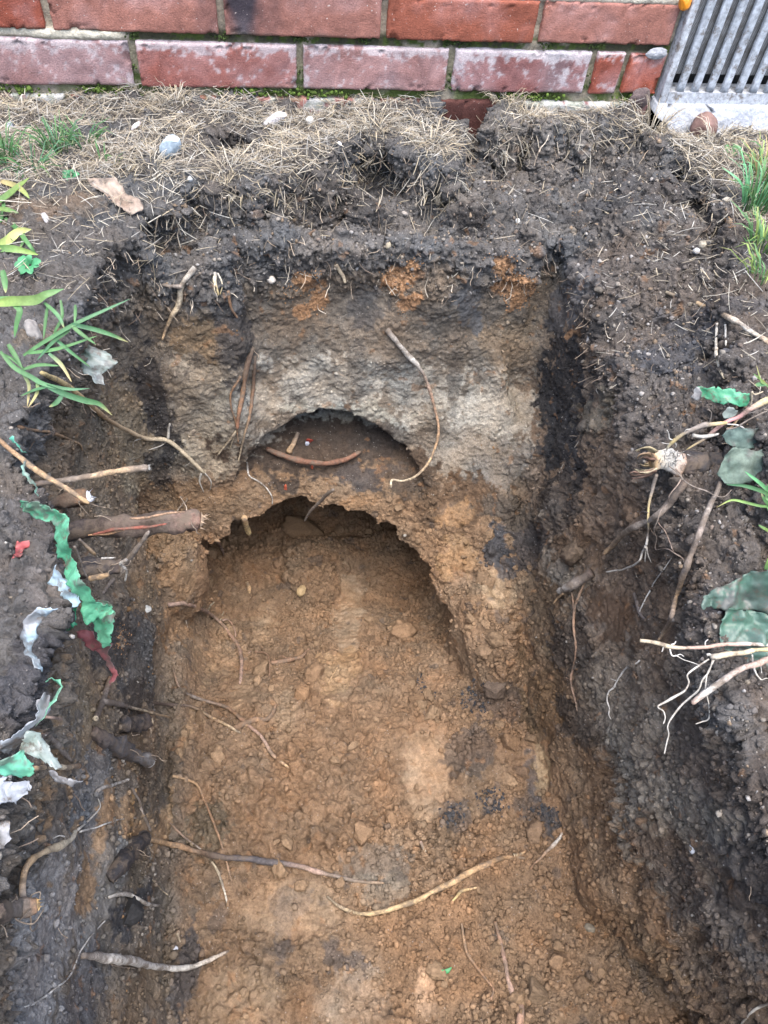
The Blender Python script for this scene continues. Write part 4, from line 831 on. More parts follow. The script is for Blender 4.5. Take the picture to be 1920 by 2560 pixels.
root('root', 'small tan root on the left side just above the charred stick', 'root', 'g', [(570, 85), (600, 140), (612, 185), (630, 225), (650, 275)], (11, 14, 13), GRYB)
root('charred_stick', 'thick black charred stick end sticking up at the lower left', 'stick', 'g', [(470, 475, 4), (520, 420, 16), (570, 355, 26), (625, 300, 34)], (64, 74, 78, 74), BLACK, 'hit', cut=(.06, .055, .055), sides=13, rough=.18, mat=M_ROOT)
root('root', 'longest dark root lying across the lower floor from the charred stick', 'root', 'g', [(645, 310), (720, 325), (800, 346), (880, 368), (960, 384), (1060, 392), (1150, 406), (1225, 412), (1300, 426), (1380, 450), (1450, 468), (1560, 490), (1659, 498)], (18, 24, 26, 28, 26, 26, 22, 20, 16, 10), [TAN, (.3, .19, .11), DBR, (.07, .065, .07), (.09, .08, .08), PNK, GRYB, (.28, .2, .13)])
root('root', 'small cream root stub lying on the lower left floor', 'root', 'g', [(765, 715), (772, 735), (778, 755)], (10, 12, 8), CREAM)
E4 = root('root', 'light tan split root curving across the lower middle of the floor', 'root', 'h', [(-245, 556, 2), (-190, 600, 3), (-100, 630, 4), (0, 618, 5), (130, 576, 5), (230, 525, 5), (300, 490, 5), (380, 445, 5), (450, 412, 5), (530, 385, 4), (615, 388, 2)], (8, 13, 17, 21, 24, 25, 27, 29, 27, 22, 12), [CREAM, (.4, .3, .17), (.38, .27, .15), TAN, (.28, .18, .1), (.24, .15, .08)], 'hit', br=[([(560, 380, 3), (590, 372, 2), (610, 362, 2)], (18, 8))])
root('root', 'short pale tipped root at the right end of the light tan floor root', 'root', 'h', [(632, 438), (665, 398), (705, 358), (740, 325), (768, 290), (760, 270)], (10, 14, 18, 16, 14), [BROWN, (.3, .2, .13), GRYW, BROWN])
root('root', 'small curled yellowish root below the light tan floor root', 'root', 'h', [(288, 582), (315, 555), (335, 532), (365, 524), (402, 518)], (8, 14, 10), [YEL, TAN])
root('root', 'slim brown root lying near the green leaf scrap', 'root', 'h', [(335, 672), (345, 735), (360, 800), (400, 860), (445, 920), (472, 955), (462, 1005)], (12, 13, 12, 12, 10), [(.3, .2, .12), BROWN, (.26, .16, .1)])
root('root', 'stouter reddish root reaching the bottom edge of the picture', 'root', 'h', [(478, 665), (500, 740), (520, 820), (535, 900), (555, 970), (590, 1035), (588, 1120)], (18, 20, 22, 26, 30, 34), [BROWN, (.26, .17, .13), PNK, (.25, .15, .1)])
root('root', 'bright white wriggling root in the bottom right corner', 'root', 'h', [(1540, 1110), (1570, 1075), (1600, 1045), (1640, 1022), (1680, 1018)], (9, 11, 12), WHITE_R, mat=M_PALE)
root('twig', 'short orange and white twig stub on the floor beside the big clod', 'twig', 'h', [(158, 318), (168, 340), (180, 362)], (14, 12), [PNK, CREAM])
# ---- the end face and the recess
root('root', 'long root hanging in a wide curve over the pale band of the end face', 'root', 'd', [(12, 318, 3), (50, 365, 6), (100, 425, 10), (150, 480, 12), (182, 535, 12), (215, 640, 12), (236, 750, 12), (215, 845, 14), (180, 910, 30), (130, 955, 60), (80, 972, 70), (35, 968, 72), (30, 1000, 72)], (26, 24, 22, 16, 13, 12, 11, 11, 10, 10, 9), [GRYB, GRYW, (.3, .19, .13), TAN, CREAM, CREAM], 'hit', wig=.0002)
root('root', 'curled cream twig between the orange smears under the turf lip', 'root', 'c', [(1450, 38), (1462, 55), (1480, 85), (1492, 118)], (22, 20, 12), CREAM)
root('root', 'reddish brown root bowed across the arched recess', 'root', 'o', [(495, 300, 8), (560, 328, 14), (640, 352, 16), (760, 366, 14), (850, 350, 10), (925, 312, 4)], (24, 28, 28, 26, 26, 20), [(.17, .085, .055), (.14, .07, .045), (.17, .085, .055)], 'hit')
root('twig', 'short pale twig hanging in front of the red root in the recess', 'twig', 'o', [(637, 222), (620, 262), (592, 320)], (20, 22, 30), [GRYB, TAN], 'surf')
root('root', 'thin grey root slanting down from the lower ledge into the tunnel', 'root', 'o', [(800, 488, 6), (770, 508, 12), (735, 545, 24), (690, 590, 34), (665, 632, 40)], (14, 16, 15, 13, 9), GRYB, ('Y', -.40))
root('root', 'fine white thread root hanging over the left foot of the arch', 'root', 'o', [(400, 360), (412, 420), (455, 450), (490, 480), (515, 520), (518, 555)], (8, 7, 5), GRYW)
root('root', 'stubby cream root end poking down at the left tunnel lip', 'root', 'o', [(388, 615, 4), (395, 650, 10), (412, 692, 16)], (26, 28, 24), [TAN, YEL], ('Y', -.385))
root('root', 'short reddish root in the left tunnel corner', 'root', 'o', [(262, 712), (282, 755), (300, 792)], (16, 14, 8), PNK)
root('root', 'pale nub of root standing in the tunnel floor', 'root', 'o', [(400, 910), (410, 940), (412, 965)], (18, 20, 10), TAN)
# ---- right side
root('twig', 'long pale twig lying on the dark topsoil at the upper right', 'twig', 'd', [(1218, 158, 4), (1370, 212, 5), (1500, 270, 6), (1590, 330, 6), (1690, 390, 5)], (16, 22, 22, 22, 20), [CREAM, TAN, GRYW, TAN], 'hit')
root('stem', 'long dry white stem standing on the dark slope at right', 'stem', 'd', [(1440, 292), (1434, 380), (1445, 470), (1470, 530)], (12, 14, 10), [GRYW, CREAM], mat=M_PALE)
root('stem', 'short dry white stem just right of the longer one', 'stem', 'd', [(1474, 296), (1478, 340), (1475, 390)], (10, 8), GRYW, mat=M_PALE)
root('twig', 'longest grey twig leaning down the right side from the root stub', 'twig', 'm', [(1245, 1195, 12), (1190, 1330, 24), (1120, 1480, 30), (1060, 1640, 34), (1000, 1800, 36), (960, 1910, 38), (920, 2020, 38), (880, 2150, 38), (862, 2200, 38), (820, 2350, 36), (780, 2450, 32), (705, 2565, 24)], (42, 44, 46, 50, 52, 52, 52, 48, 44, 40, 34, 26), [(.12, .1, .085), GRYB, (.15, .12, .1), (.15, .12, .1), TAN, (.16, .13, .11), TAN], 'hit')
root('root', 'grey tapering root pointing down left below the papery root stub', 'root', 'm', [(950, 1185, 10), (880, 1280, 20), (790, 1390, 28), (700, 1480, 34), (610, 1535, 36), (500, 1580, 38), (400, 1650, 38), (310, 1745, 36), (230, 1822, 32)], (60, 62, 60, 56, 54, 56, 52, 48, 38), [DBR, (.12, .1, .085), GRYB, (.22, .17, .12), TAN], 'hit')
root('root', 'white forked root hanging straight down from the papery root stub', 'root', 'm', [(700, 1130, 34), (660, 1250, 36), (630, 1390, 38), (625, 1520, 40), (622, 1640, 40), (605, 1745, 38)], (30, 32, 24, 20, 20, 24), [GRYB, GRYB, YEL, GRYB, GRYW], 'hit', br=[([(600, 1750, 38), (575, 1800, 36), (540, 1880, 34), (430, 1940, 28), (340, 1955, 24), (258, 1970, 20)], (24, 20, 16, 14), WHITE_R), ([(608, 1750, 36), (602, 1815, 32), (600, 1885, 28)], (16, 10), WHITE_R), ([(610, 1760, 36), (625, 1830, 30), (650, 1892, 26)], (14, 9), WHITE_R), ([(625, 1460, 36), (580, 1445, 32), (545, 1468, 28)], (9, 6), GRYB)], mat=M_PALE)
root('root', 'thin looping thread root dangling below the papery root stub', 'root', 'm', [(860, 1080, 44), (908, 1150, 44), (880, 1220, 42), (810, 1310, 42), (795, 1375, 42), (730, 1440, 40), (700, 1540, 40), (675, 1610, 38), (695, 1680, 36), (690, 1770, 34), (780, 1768, 32), (850, 1805, 30), (915, 1850, 28), (938, 1895, 26)], (12, 11, 10, 10, 10, 9, 8), [(.3, .22, .17), GRYB, (.3, .22, .17)], 'hit', br=[([(710, 1540, 38), (760, 1610, 34), (800, 1690, 32), (822, 1760, 32), (845, 1802, 32)], (9, 8), (.3, .22, .17))])
root('root', 'thin thread root running right from the papery root stub to the green blades', 'root', 'm', [(800, 1055, 46), (870, 1110, 46), (950, 1195, 40), (1030, 1240, 36), (1140, 1280, 30), (1200, 1310, 30), (1285, 1322, 26), (1350, 1260, 24)], (12, 11, 10, 9), GRYB, 'hit')
root('root', 'white wriggling root stuck flat on the right side above the smooth patch', 'root', 'n', [(832, 45), (770, 140), (715, 210), (672, 265), (640, 335), (600, 410), (560, 490), (542, 560)], (9, 12, 12, 11, 12), GRYW, mat=M_PALE)
root('root', 'white crinkled root flat on the right side below the smooth patch', 'root', 'n', [(550, 935), (505, 970), (450, 985), (395, 1050), (345, 1140), (330, 1175), (282, 1210), (268, 1285), (288, 1350), (285, 1400), (305, 1445)], (14, 18, 14, 13, 12, 8), GRYW, br=[([(345, 1115), (320, 1105), (298, 1096)], (7, 4)), ([(465, 985), (470, 1000), (468, 1010)], (9, 5))], mat=M_PALE)
YR = ('D', .012, (1650, 700))
root('root', 'level cream root crossing in front of the green plastic sheet at right', 'root', 'n', [(552, 766), (690, 785), (830, 822), (950, 828), (1100, 822), (1250, 802), (1450, 796), (1720, 808)], (30, 30, 32, 30, 32, 34, 36, 36), [CREAM, CREAM, PNK, PNK, GRYW], YR, br=[([(805, 825), (825, 890), (860, 895), (900, 880), (930, 900)], (16, 12, 8), GRYW), ([(860, 890), (930, 930), (980, 945), (1060, 972)], (10, 6), GRYW), ([(760, 800), (750, 850), (742, 860)], (14, 7), GRYW), ([(820, 800), (850, 790), (862, 770)], (16, 8), GRYW), ([(1120, 825), (1115, 780), (1140, 755)], (12, 7), GRYW)], mat=M_PALE)
root('root', 'bright cream root with long white branching rootlets at the right edge', 'root', 'n', [(1720, 842), (1560, 850), (1450, 870), (1300, 890), (1215, 905), (1160, 912)], (44, 46, 46, 48, 50, 44), [YEL, CREAM, CREAM, WHITE_R], ('D', .024, (1650, 700)), br=[([(1150, 930), (1060, 985), (962, 1058), (972, 1130), (940, 1200), (870, 1245), (770, 1300), (712, 1330), (712, 1350), (755, 1375), (770, 1430), (755, 1485)], (16, 20, 22, 20, 16, 12), WHITE_R), ([(1180, 935), (1150, 1020), (1090, 1110), (1060, 1190), (985, 1255), (900, 1330), (830, 1420), (790, 1500), (800, 1570), (785, 1640), (765, 1745)], (16, 16, 18, 16, 12, 10), WHITE_R), ([(1190, 930), (1150, 1020), (1130, 1090), (1120, 1190), (1135, 1260), (1152, 1330), (1148, 1440), (1090, 1470), (1035, 1490)], (14, 16, 15, 14, 12, 9), WHITE_R), ([(1130, 885), (1150, 880), (1175, 890)], (26, 22), WHITE_R), ([(1480, 880), (1500, 875), (1520, 880)], (26, 18), WHITE_R)], mat=M_PALE)
root('root', 'thick greyish pink root pointing down left at the right edge', 'root', 'n', [(1740, 900), (1640, 935), (1550, 975), (1440, 1000), (1300, 1090), (1180, 1180), (1080, 1250), (1000, 1312)], (54, 54, 50, 52, 56, 58, 54, 40), [PNK, PNK, (.33, .26, .22), GRYW, PNK], ('D', .036, (1650, 700)), mat=M_ROOT, rough=.08)
root('root', 'white hair root dangling over the lower green plastic at right', 'root', 'n', [(1525, 890), (1535, 980), (1560, 1060), (1610, 1120), (1625, 1200), (1690, 1240)], (14, 16, 14, 12), GRYW, ('D', .026, (1650, 700)), br=[([(1600, 1110), (1650, 1090), (1700, 1100)], (10, 8)), ([(1440, 1300), (1445, 1270), (1520, 1210), (1600, 1190), (1700, 1170)], (12, 12)), ([(1590, 970), (1600, 1020), (1605, 1050)], (8, 5))], mat=M_PALE)
root('root', 'cut cream root ends bunched at the right edge under the plastic', 'root', 'n', [(1720, 1270), (1640, 1265), (1535, 1282)], (50, 44, 20), [CREAM, WHITE_R], ('D', .036, (1650, 700)), br=[([(1720, 1300), (1660, 1310), (1640, 1330)], (60, 40), TAN), ([(1720, 1190), (1640, 1200), (1570, 1225)], (30, 20), TAN)], mat=M_PALE)
root('root', 'pair of thin roots parting from the small clod stub on the right side', 'root', 'f', [(868, 300), (845, 360), (822, 420), (820, 500), (828, 580), (822, 650), (808, 715), (812, 760), (825, 810), (835, 862)], (10, 12, 12, 11, 10, 9, 8, 6), [(.26, .17, .11), (.24, .15, .1), (.28, .19, .14)], br=[([(808, 345), (815, 385), (820, 425)], (9, 8)), ([(778, 715), (800, 722), (810, 740)], (5, 4))])
root('twig', 'stout grey stub of root under the round clod on the right side', 'twig', 'f', [(900, 262, 6), (850, 295, 12), (800, 322, 16), (752, 345, 16)], (40, 42, 36, 26), [DBR, GRYB, GRYW], 'hit', br=[([(775, 352, 8), (750, 372, 6), (730, 395, 5)], (12, 8), TAN)])
root('root', 'little grey root with hairs on the right side near the smooth patch', 'root', 'f', [(1082, 352), (1095, 395), (1108, 440), (1130, 465)], (16, 22, 20, 8), (.1, .085, .08), br=[([(1090, 410), (1080, 405), (1076, 412)], (6, 4))])
# papery root stub on the right side
PS = empty('root_stub', on('m', 880, 1040, Y=-.66), 'thick dark root stub with white fuzz and split papery end on the right side', 'root')
(V, f, C), PP, RR = strand('m', [(1330, 1060, 0), (1220, 1060, 0), (1080, 1045, 0), (960, 1030, 0), (860, 1020, 0)], (215, 230, 235, 215, 190), [BLACK, (.045, .042, .042), (.055, .05, .05), DBR], ('Y', -.655), 16, 301, .001, .2); MB().add(V, f, C).build('bark', M_ROOT, PS)
(V, f, C), PP, RR = strand('m', [(890, 1022, 0), (800, 1010, 0), (720, 1010, 0), (670, 1010, 0)], (185, 180, 170, 165), [(.3, .2, .14), (.46, .44, .4), (.42, .38, .31), TAN], ('Y', -.655), 16, 302, .001, .2, tip=False); MB().add(V, f, C).build('white_neck', M_PALE, PS)
for k_, p in enumerate(([(690, 930), (600, 895), (520, 915), (475, 965)], [(690, 1075), (620, 1100), (540, 1095), (480, 1050)], [(680, 960), (600, 940), (540, 960), (515, 1000)], [(680, 1045), (610, 1050), (570, 1030)], [(680, 1000), (620, 985), (580, 985)], [(690, 1095), (600, 1125), (500, 1130), (440, 1110)])):
    for r_i in range(4):
        y_ = -.655 - .012 * math.cos(k_ * 1.3) + rng.normal() * .004; jx, jy = rng.normal(size=2) * 13; L_ = rng.uniform(.6, 1.05)
        q_ = catmull(np.array(p, float), 6); q_ = q_[:max(5, int(len(q_) * L_))] + np.array((jx, jy)) * np.linspace(.4, 1, max(5, int(len(q_) * L_)))[:len(q_[:max(5, int(len(q_) * L_))]), None]
        P = np.array([on('m', x, y, Y=y_) for x, y in q_]); n = len(P); wd = np.interp(np.linspace(0, 1, n), [0, .4, 1], [.0055, .005, .0012]) * rng.uniform(.45, 1); S_ = np.cross(np.gradient(P, axis=0), [.0, 1, .35 * math.sin(k_ + r_i)]); S_ /= np.linalg.norm(S_, axis=1)[:, None]
        V = np.concatenate([P - S_ * wd[:, None] / 2, P + S_ * wd[:, None] / 2, P + CF * -.0015]); f = [(i, i + 1, 2 * n + i + 1, 2 * n + i) for i in range(n - 1)] + [(2 * n + i, 2 * n + i + 1, n + i + 1, n + i) for i in range(n - 1)]
        V = V + .0012 * np.stack([fbm(V, 160, 2, 7 + r_i), fbm(V, 160, 2, 17 + r_i), fbm(V, 160, 2, 27 + r_i)], 1)
        o = MB().add(V, f, np.array(((.40, .33, .2), (.42, .36, .24), (.24, .17, .11), (.36, .28, .16), (.2, .12, .085), (.24, .15, .11))[k_]) * rng.uniform(.55, 1.1)).build('papery_scale', M_LEAF, PS); md = o.modifiers.new('thickness', 'SOLIDIFY'); md.thickness = .0005
mb = MB(); g = np.random.default_rng(5)
for _ in range(60):
    p = on('m', g.normal(790, 55), g.normal(985, 40), Y=-.655) - CF * g.uniform(.008, .02); d_ = g.normal(size=3) * .005; s_ = np.cross(d_, CF); s_ *= .0004 / max(np.linalg.norm(s_), 1e-9)
    mb.add([p - s_, p + s_, p + d_ + s_ * .3, p + d_ * .5 - CF * .002], [(0, 1, 2), (1, 3, 2), (3, 0, 2)], np.array((.5, .49, .46)) * g.uniform(.6, 1))
mb.build('fuzz', M_PALE, PS)
# ---- sheets: leaf, plastic, foil
def sheet(name, label, cat, fr, ea, eb, n, m, base, amp, cols, mat, seed, parent=None, part=None, thick=.0002, dirt=.5, off=(0, 0), group=None):
    """surface between two edge lines; points are (x, y, mm towards the camera from the base depth)"""
    def edge(e):
        e = np.array([(p[0], p[1], p[2] if len(p) > 2 else 0) for p in e], float)
        L = np.r_[0, np.cumsum(np.linalg.norm(np.diff(e[:, :2], axis=0), axis=1))]; t = np.linspace(0, L[-1], n)
        return np.stack([np.interp(t, L, e[:, i]) for i in range(3)], 1)
    A, B = edge(ea), edge(eb); V = []
    for i in range(n):
        for j in range(m + 1):
            q = A[i] * (1 - j / m) + B[i] * j / m
            if base == 'hit': P = hit(fr, q[0], q[1], .002 + q[2] * .001)
            else: P = CAM + ray(fr, q[0], q[1]) * (base - q[2] * .001)
            V.append(P)
    V = np.array(V)
    if base == 'hit':                                   # relax so that it spans small hollows
        G_ = ((V - CAM) @ CF).reshape(n, m + 1)
        for _ in range(6):
            s_ = G_.copy(); s_[1:-1] = (G_[:-2] + G_[2:] + G_[1:-1]) / 3; s_[:, 1:-1] = (s_[:, :-2] + s_[:, 2:] + s_[:, 1:-1]) / 3; G_ = np.minimum(s_, G_)
        d = V - CAM; V = CAM + d * (G_.ravel() / (d @ CF))[:, None]
    n1 = fbm(V, 45, 3, seed); n2 = fbm(V, 130, 2, seed + 3); g_ = np.random.default_rng(seed); cr = np.zeros(len(V))
    for i_ in range(9):                                 # sharp straight creases in many directions
        d_ = g_.normal(size=3); d_ /= np.linalg.norm(d_); f_ = 18 * 1.28 ** i_; cr += np.abs(((V @ d_ + .0015 * n1) * f_ + g_.random()) % 1 - .5) * 2 * (18 / f_) ** .8
    cr = cr / 2.2 - .9
    V = V - CF * (amp * (.8 * n1 + .08 * n2 + 3.2 * cr))[:, None] * .001
    edge_n = fbm(V, 160, 2, seed + 8); ij = np.indices((n, m + 1)).reshape(2, -1); bd_ = np.minimum(np.minimum(ij[0], n - 1 - ij[0]) / n * m, np.minimum(ij[1], m - ij[1]))
    tear = (.5 if mat is M_FILM else .22) * np.exp(-bd_ / 1.5) * (.0006 + .003 * np.abs(fbm(V, 260, 2, seed + 9))); V = V + (CR * .0012 + CU * .0008) * edge_n[:, None] + tear[:, None] * (CR * fbm(V, 330, 2, seed + 11)[:, None] + CU * fbm(V, 330, 2, seed + 12)[:, None]) * 2.2
    c0, c1 = np.array(cols[0]), np.array(cols[1]); k = ss(-.9, .9, n1 + .3 * n2)[:, None]; C = c0 * (1 - k) + c1 * k
    dt = ss(.1, .5, fbm(V, 150, 4, seed + 13, .7) * .8 + fbm(V, 40, 2, seed + 14) * .8 + dirt - .45)[:, None] * .7; C = C * (1 - dt) + np.array((.10, .09, .085)) * dt
    idx = np.arange(n * (m + 1)).reshape(n, m + 1)
    f = np.stack([idx[:-1, :-1], idx[:-1, 1:], idx[1:, 1:], idx[1:, :-1]], -1).reshape(-1, 4).tolist()
    o = MB().add(V, f, C).build(part or name, mat, parent, None if parent else V.mean(0))
    md = o.modifiers.new('thickness', 'SOLIDIFY'); md.thickness = thick; md.offset = 0
    if label: tag(o, label, cat, group)
    return o
GRN = (.06, .25, .14); GRN2 = (.12, .36, .22); TEAL = (.10, .36, .27); FILMW = (.30, .34, .37); BLUEF = (.35, .5, .58); MAR = (.19, .055, .06); MAR2 = (.28, .11, .12)
DGR = (.05, .13, .085); DGR2 = (.055, .13, .09); GG = (.075, .10, .085)
dl = .50      # camera depth of the left rim
def dp(fr, x, y, X): return depth(on(fr, x, y, X=X))
PG = empty('plastic_strip', on('k', 600, 1700, X=-.155), 'long crumpled bright green plastic strip with dark red tail on the left rim', 'plastic')
b0 = dp('k', 600, 1700, -.158)
sheet('', None, None, 'k', [(180, 1225, 10), (330, 1225, 12), (480, 1300, 12), (600, 1370, 12), (625, 1500, 14), (580, 1680, 12), (650, 1760, 10), (690, 1850, 8), (780, 1960, 6), (800, 2080, 4), (850, 2090, 0), (960, 2140, -6), (995, 2180, -8)],
      [(185, 1270, 0), (240, 1310, 0), (300, 1370, 0), (440, 1400, 2), (480, 1530, 2), (490, 1680, 2), (530, 1780, 2), (560, 1880, 2), (640, 1990, 0), (690, 2090, 0), (690, 2150, -4), (720, 2230, -8), (760, 2280, -12)], 120, 20, b0, 5, (GRN, GRN2), M_FILM, 21, PG, 'green_film', dirt=.42)
b1 = dp('l', 900, 200, -.15)
sheet('', None, None, 'l', [(690, 20, 0), (720, 100, 0), (770, 190, 0), (830, 300, 0), (900, 410, 0)], [(930, 10, 0), (965, 70, 0), (992, 110, 0), (990, 250, 0), (975, 385, 0)], 60, 24, b1, 3.5, (GRN, GRN2), M_FILM, 24, PG, 'green_film', dirt=.3)
sheet('', None, None, 'l', [(660, 40, -4), (560, 140, -6), (480, 190, -8), (438, 205, -8)], [(690, 200, -8), (620, 250, -8), (540, 280, -6), (480, 292, -6)], 26, 9, b1, 5, ((.03, .25, .12), GRN), M_FILM, 27, PG, 'green_fold', dirt=.3)
sheet('', None, None, 'l', [(660, 270, -8), (720, 330, -10), (735, 400, -10), (770, 445, -8), (830, 430, -6), (880, 470, -6), (910, 540, -4), (940, 610, -2), (975, 650, 0), (945, 730, 4)], [(740, 250, -8), (800, 265, -8), (850, 330, -8), (900, 410, -8), (985, 370, -6), (945, 440, -4), (965, 520, -2), (1000, 590, 0), (1045, 630, 2), (975, 725, 4)], 44, 8, b1 + .012, 3, (MAR, MAR2), M_FILM, 31, PG, 'red_tail', dirt=.3)
sheet('plastic_film', 'pale bluish clear film folded under the green strip on the soil edge', 'plastic', 'k', [(520, 1760, 6), (580, 1900, 6), (690, 2080, 4), (650, 2120, 2), (560, 2180, 2), (380, 2240, 4), (300, 2290, 4)], [(430, 1930, 2), (500, 1990, 2), (560, 2080, 0), (520, 2150, 0), (420, 2130, 0), (330, 2150, 0), (250, 2240, 0)], 40, 10, b0 + .004, 4, (BLUEF, FILMW), M_FILM, 35, dirt=.5)
sheet('plastic_film', 'dusty bluish film edge hanging over the dark hollow on the left rim', 'plastic', 'l', [(350, 60, 4), (250, 150, 4), (200, 260, 4), (210, 340, 2), (230, 420, 0), (270, 520, 0), (300, 590, 0)], [(520, 60, 0), (360, 170, 0), (340, 300, 0), (310, 420, -4), (310, 480, -4), (370, 550, -8), (400, 610, -8)], 40, 8, dp('l', 300, 300, -.168), 3, (BLUEF, (.32, .36, .40)), M_FILM, 38, dirt=.62)
sheet('plastic_scrap', 'small dull green plastic flap near the tan root on the left rim', 'plastic', 'k', [(85, 675, 2), (140, 700, 4), (170, 760, 6), (225, 785, 8)], [(95, 700, 0), (150, 740, 2), (185, 800, 4), (238, 802, 6)], 18, 5, dp('k', 160, 740, -.19), 2, (GRN, TEAL), M_FILM, 41)
sheet('plastic_scrap', 'narrow grey green plastic strip tucked behind the tan root', 'plastic', 'k', [(195, 880, 2), (215, 960, 2), (260, 1060, 2), (330, 1170, 6)], [(215, 870, 0), (240, 950, 0), (290, 1050, 0), (336, 1180, 4)], 24, 5, dp('k', 240, 1000, -.183), 2, ((.12, .28, .2), (.2, .33, .28)), M_FILM, 44, dirt=.6)
sheet('plastic_scrap', 'faded red plastic scrap lying on the dark left soil', 'plastic', 'k', [(85, 1720), (120, 1640), (150, 1560)], [(180, 1690), (210, 1640), (250, 1570)], 18, 8, 'hit', 2, ((.42, .09, .09), (.5, .2, .2)), M_FILM, 47, dirt=.55)
root('straw_stalk', 'short white stalk lying across the faded red scrap', 'stalk', 'k', [(45, 1578), (110, 1600), (165, 1625)], (22, 18), GRYW, 'hit')
sheet('plastic_scrap', 'torn grey green plastic piece with pale tongue below the wide grass plant', 'plastic', 'c', [(345, 395, 4), (340, 455, 6), (350, 505, 4), (400, 520, 4), (430, 558, 0)], [(405, 385, 2), (480, 425, 2), (510, 462, 2), (440, 510, 2), (458, 562, 0)], 30, 12, dp('c', 420, 450, -.185), 5, ((.16, .22, .19), (.33, .37, .35)), M_FILM, 50, dirt=.55)
# torn bag at the lower left
PB = empty('torn_bag', on('l', 200, 1200, X=-.16), 'torn grey white plastic bag with green underside at the lower left rim', 'plastic')
b2 = dp('l', 250, 1150, -.165)
sheet('', None, None, 'l', [(395, 800, 4), (335, 900, 6), (320, 1010, 6), (200, 1110, 8), (60, 1200, 10), (-60, 1250, 10)], [(445, 840, 0), (440, 920, 0), (390, 1010, 0), (270, 1110, 0), (170, 1270, 0), (20, 1370, 0)], 44, 12, b2, 5, (FILMW, (.36, .36, .38)), M_FILM, 53, PB, 'grey_film', dirt=.5)
sheet('', None, None, 'l', [(395, 700, -4), (450, 665, -2), (500, 690, 0), (537, 760, 2), (500, 850, 4), (440, 910, 6), (400, 1000, 8), (330, 1060, 8)], [(400, 706, -4), (455, 678, -4), (490, 710, -4), (515, 765, -2), (470, 840, 2), (420, 930, 2), (385, 1010, 4), (322, 1075, 4)], 44, 4, b2, 1.5, (GRN2, (.3, .5, .38)), M_FILM, 56, PB, 'green_rim', dirt=.3)
sheet('', None, None, 'l', [(180, 1290, 4), (215, 1180, 2), (270, 1105, 0), (340, 1140, -4), (430, 1250, -8)], [(330, 1400, 2), (400, 1430, 0), (480, 1460, -4), (540, 1440, -8), (520, 1370, -10)], 30, 14, b2, 4, ((.18, .28, .22), (.4, .4, .4)), M_FILM, 59, PB, 'grey_flap', dirt=.55)
sheet('', None, None, 'l', [(-60, 1400, 8), (90, 1350, 8), (190, 1300, 6), (260, 1340, 4), (312, 1410, 4)], [(-60, 1490, 2), (60, 1500, 2), (180, 1530, 2), (260, 1520, 2), (312, 1480, 2)], 34, 12, b2 - .01, 4, (TEAL, GRN2), M_FILM, 62, PB, 'green_flap', dirt=.35)
sheet('', None, None, 'l', [(430, 1480, 0), (520, 1520, 0), (620, 1550, -2), (710, 1580, -6)], [(430, 1500, -4), (500, 1560, -4), (600, 1590, -4), (690, 1585, -8)], 22, 4, b2 + .03, 2, ((.3, .3, .3), (.4, .4, .4)), M_FILM, 65, PB, 'film_tail', dirt=.5)
sheet('foil_scrap', 'crumpled silvery white foil under the torn bag at the left edge', 'foil', 'l', [(-60, 1530, 4), (60, 1530, 4), (160, 1555, 6), (260, 1560, 4), (312, 1600, 2)], [(-60, 1790, 0), (30, 1740, 0), (110, 1700, 0), (200, 1690, 0), (250, 1650, 0)], 34, 14, b2 + .002, 6, ((.22, .23, .25), (.33, .35, .38)), M_FILM, 68, dirt=.2)
sheet('foil_scrap', 'lowest crumpled pale foil piece at the left edge', 'foil', 'l', [(-60, 1905, 2), (40, 1905, 4), (90, 1925, 4), (135, 2035, 2)], [(-60, 2260, 0), (10, 2215, 0), (35, 2120, 0), (80, 2110, 0)], 26, 12, b2 + .01, 5, ((.2, .2, .21), (.3, .31, .33)), M_FILM, 71, dirt=.25)
# right side sheets
yr = -.80
def dY(fr, x, y, Y): return depth(on(fr, x, y, Y=Y))
PR = empty('plastic_sheet', on('n', 1400, 600, Y=yr), 'large torn dull green plastic sheet hanging from the right rim', 'plastic')
b3 = depth(hit('n', 1650, 600)) - .006
sheet('', None, None, 'n', [(1105, 372, 0), (1180, 320, 2), (1300, 275, 4), (1450, 205, 6), (1580, 150, 8), (1780, 60, 8)], [(1062, 490, 0), (1160, 470, 0), (1290, 490, 0), (1450, 500, 0), (1580, 520, 0), (1780, 560, 0)], 46, 18, b3, 5, (DGR2, GG), M_FILM, 74, PR, 'upper_flap', dirt=.45)
sheet('', None, None, 'n', [(1310, 480, 0), (1262, 560, 0), (1245, 650, 0), (1255, 800, 2), (1262, 930, 4), (1290, 1060, 4), (1380, 1130, 4), (1450, 1200, 2), (1500, 1280, 0), (1560, 1425, 0)], [(1780, 540, 0), (1780, 620, 0), (1780, 700, 2), (1780, 800, 4), (1780, 900, 4), (1700, 1000, 2), (1640, 1080, 2), (1560, 1150, 0), (1555, 1260, 0), (1572, 1430, 0)], 56, 22, b3 - .002, 6, (DGR2, (.095, .15, .125)), M_FILM, 77, PR, 'lower_flap', dirt=.42)
sheet('plastic_strip', 'flat green plastic strip with greyish torn end on the right slope', 'plastic', 'm', [(1060, 365, 8), (1150, 372, 10), (1250, 380, 10), (1380, 405, 12), (1490, 440, 12), (1500, 470, 10)], [(1050, 495, 4), (1120, 460, 4), (1180, 490, 4), (1290, 510, 6), (1400, 548, 6), (1490, 530, 6)], 36, 12, dY('m', 1280, 460, -.63), 2.5, ((.06, .27, .14), (.09, .33, .19)), M_FILM, 80, dirt=.25)
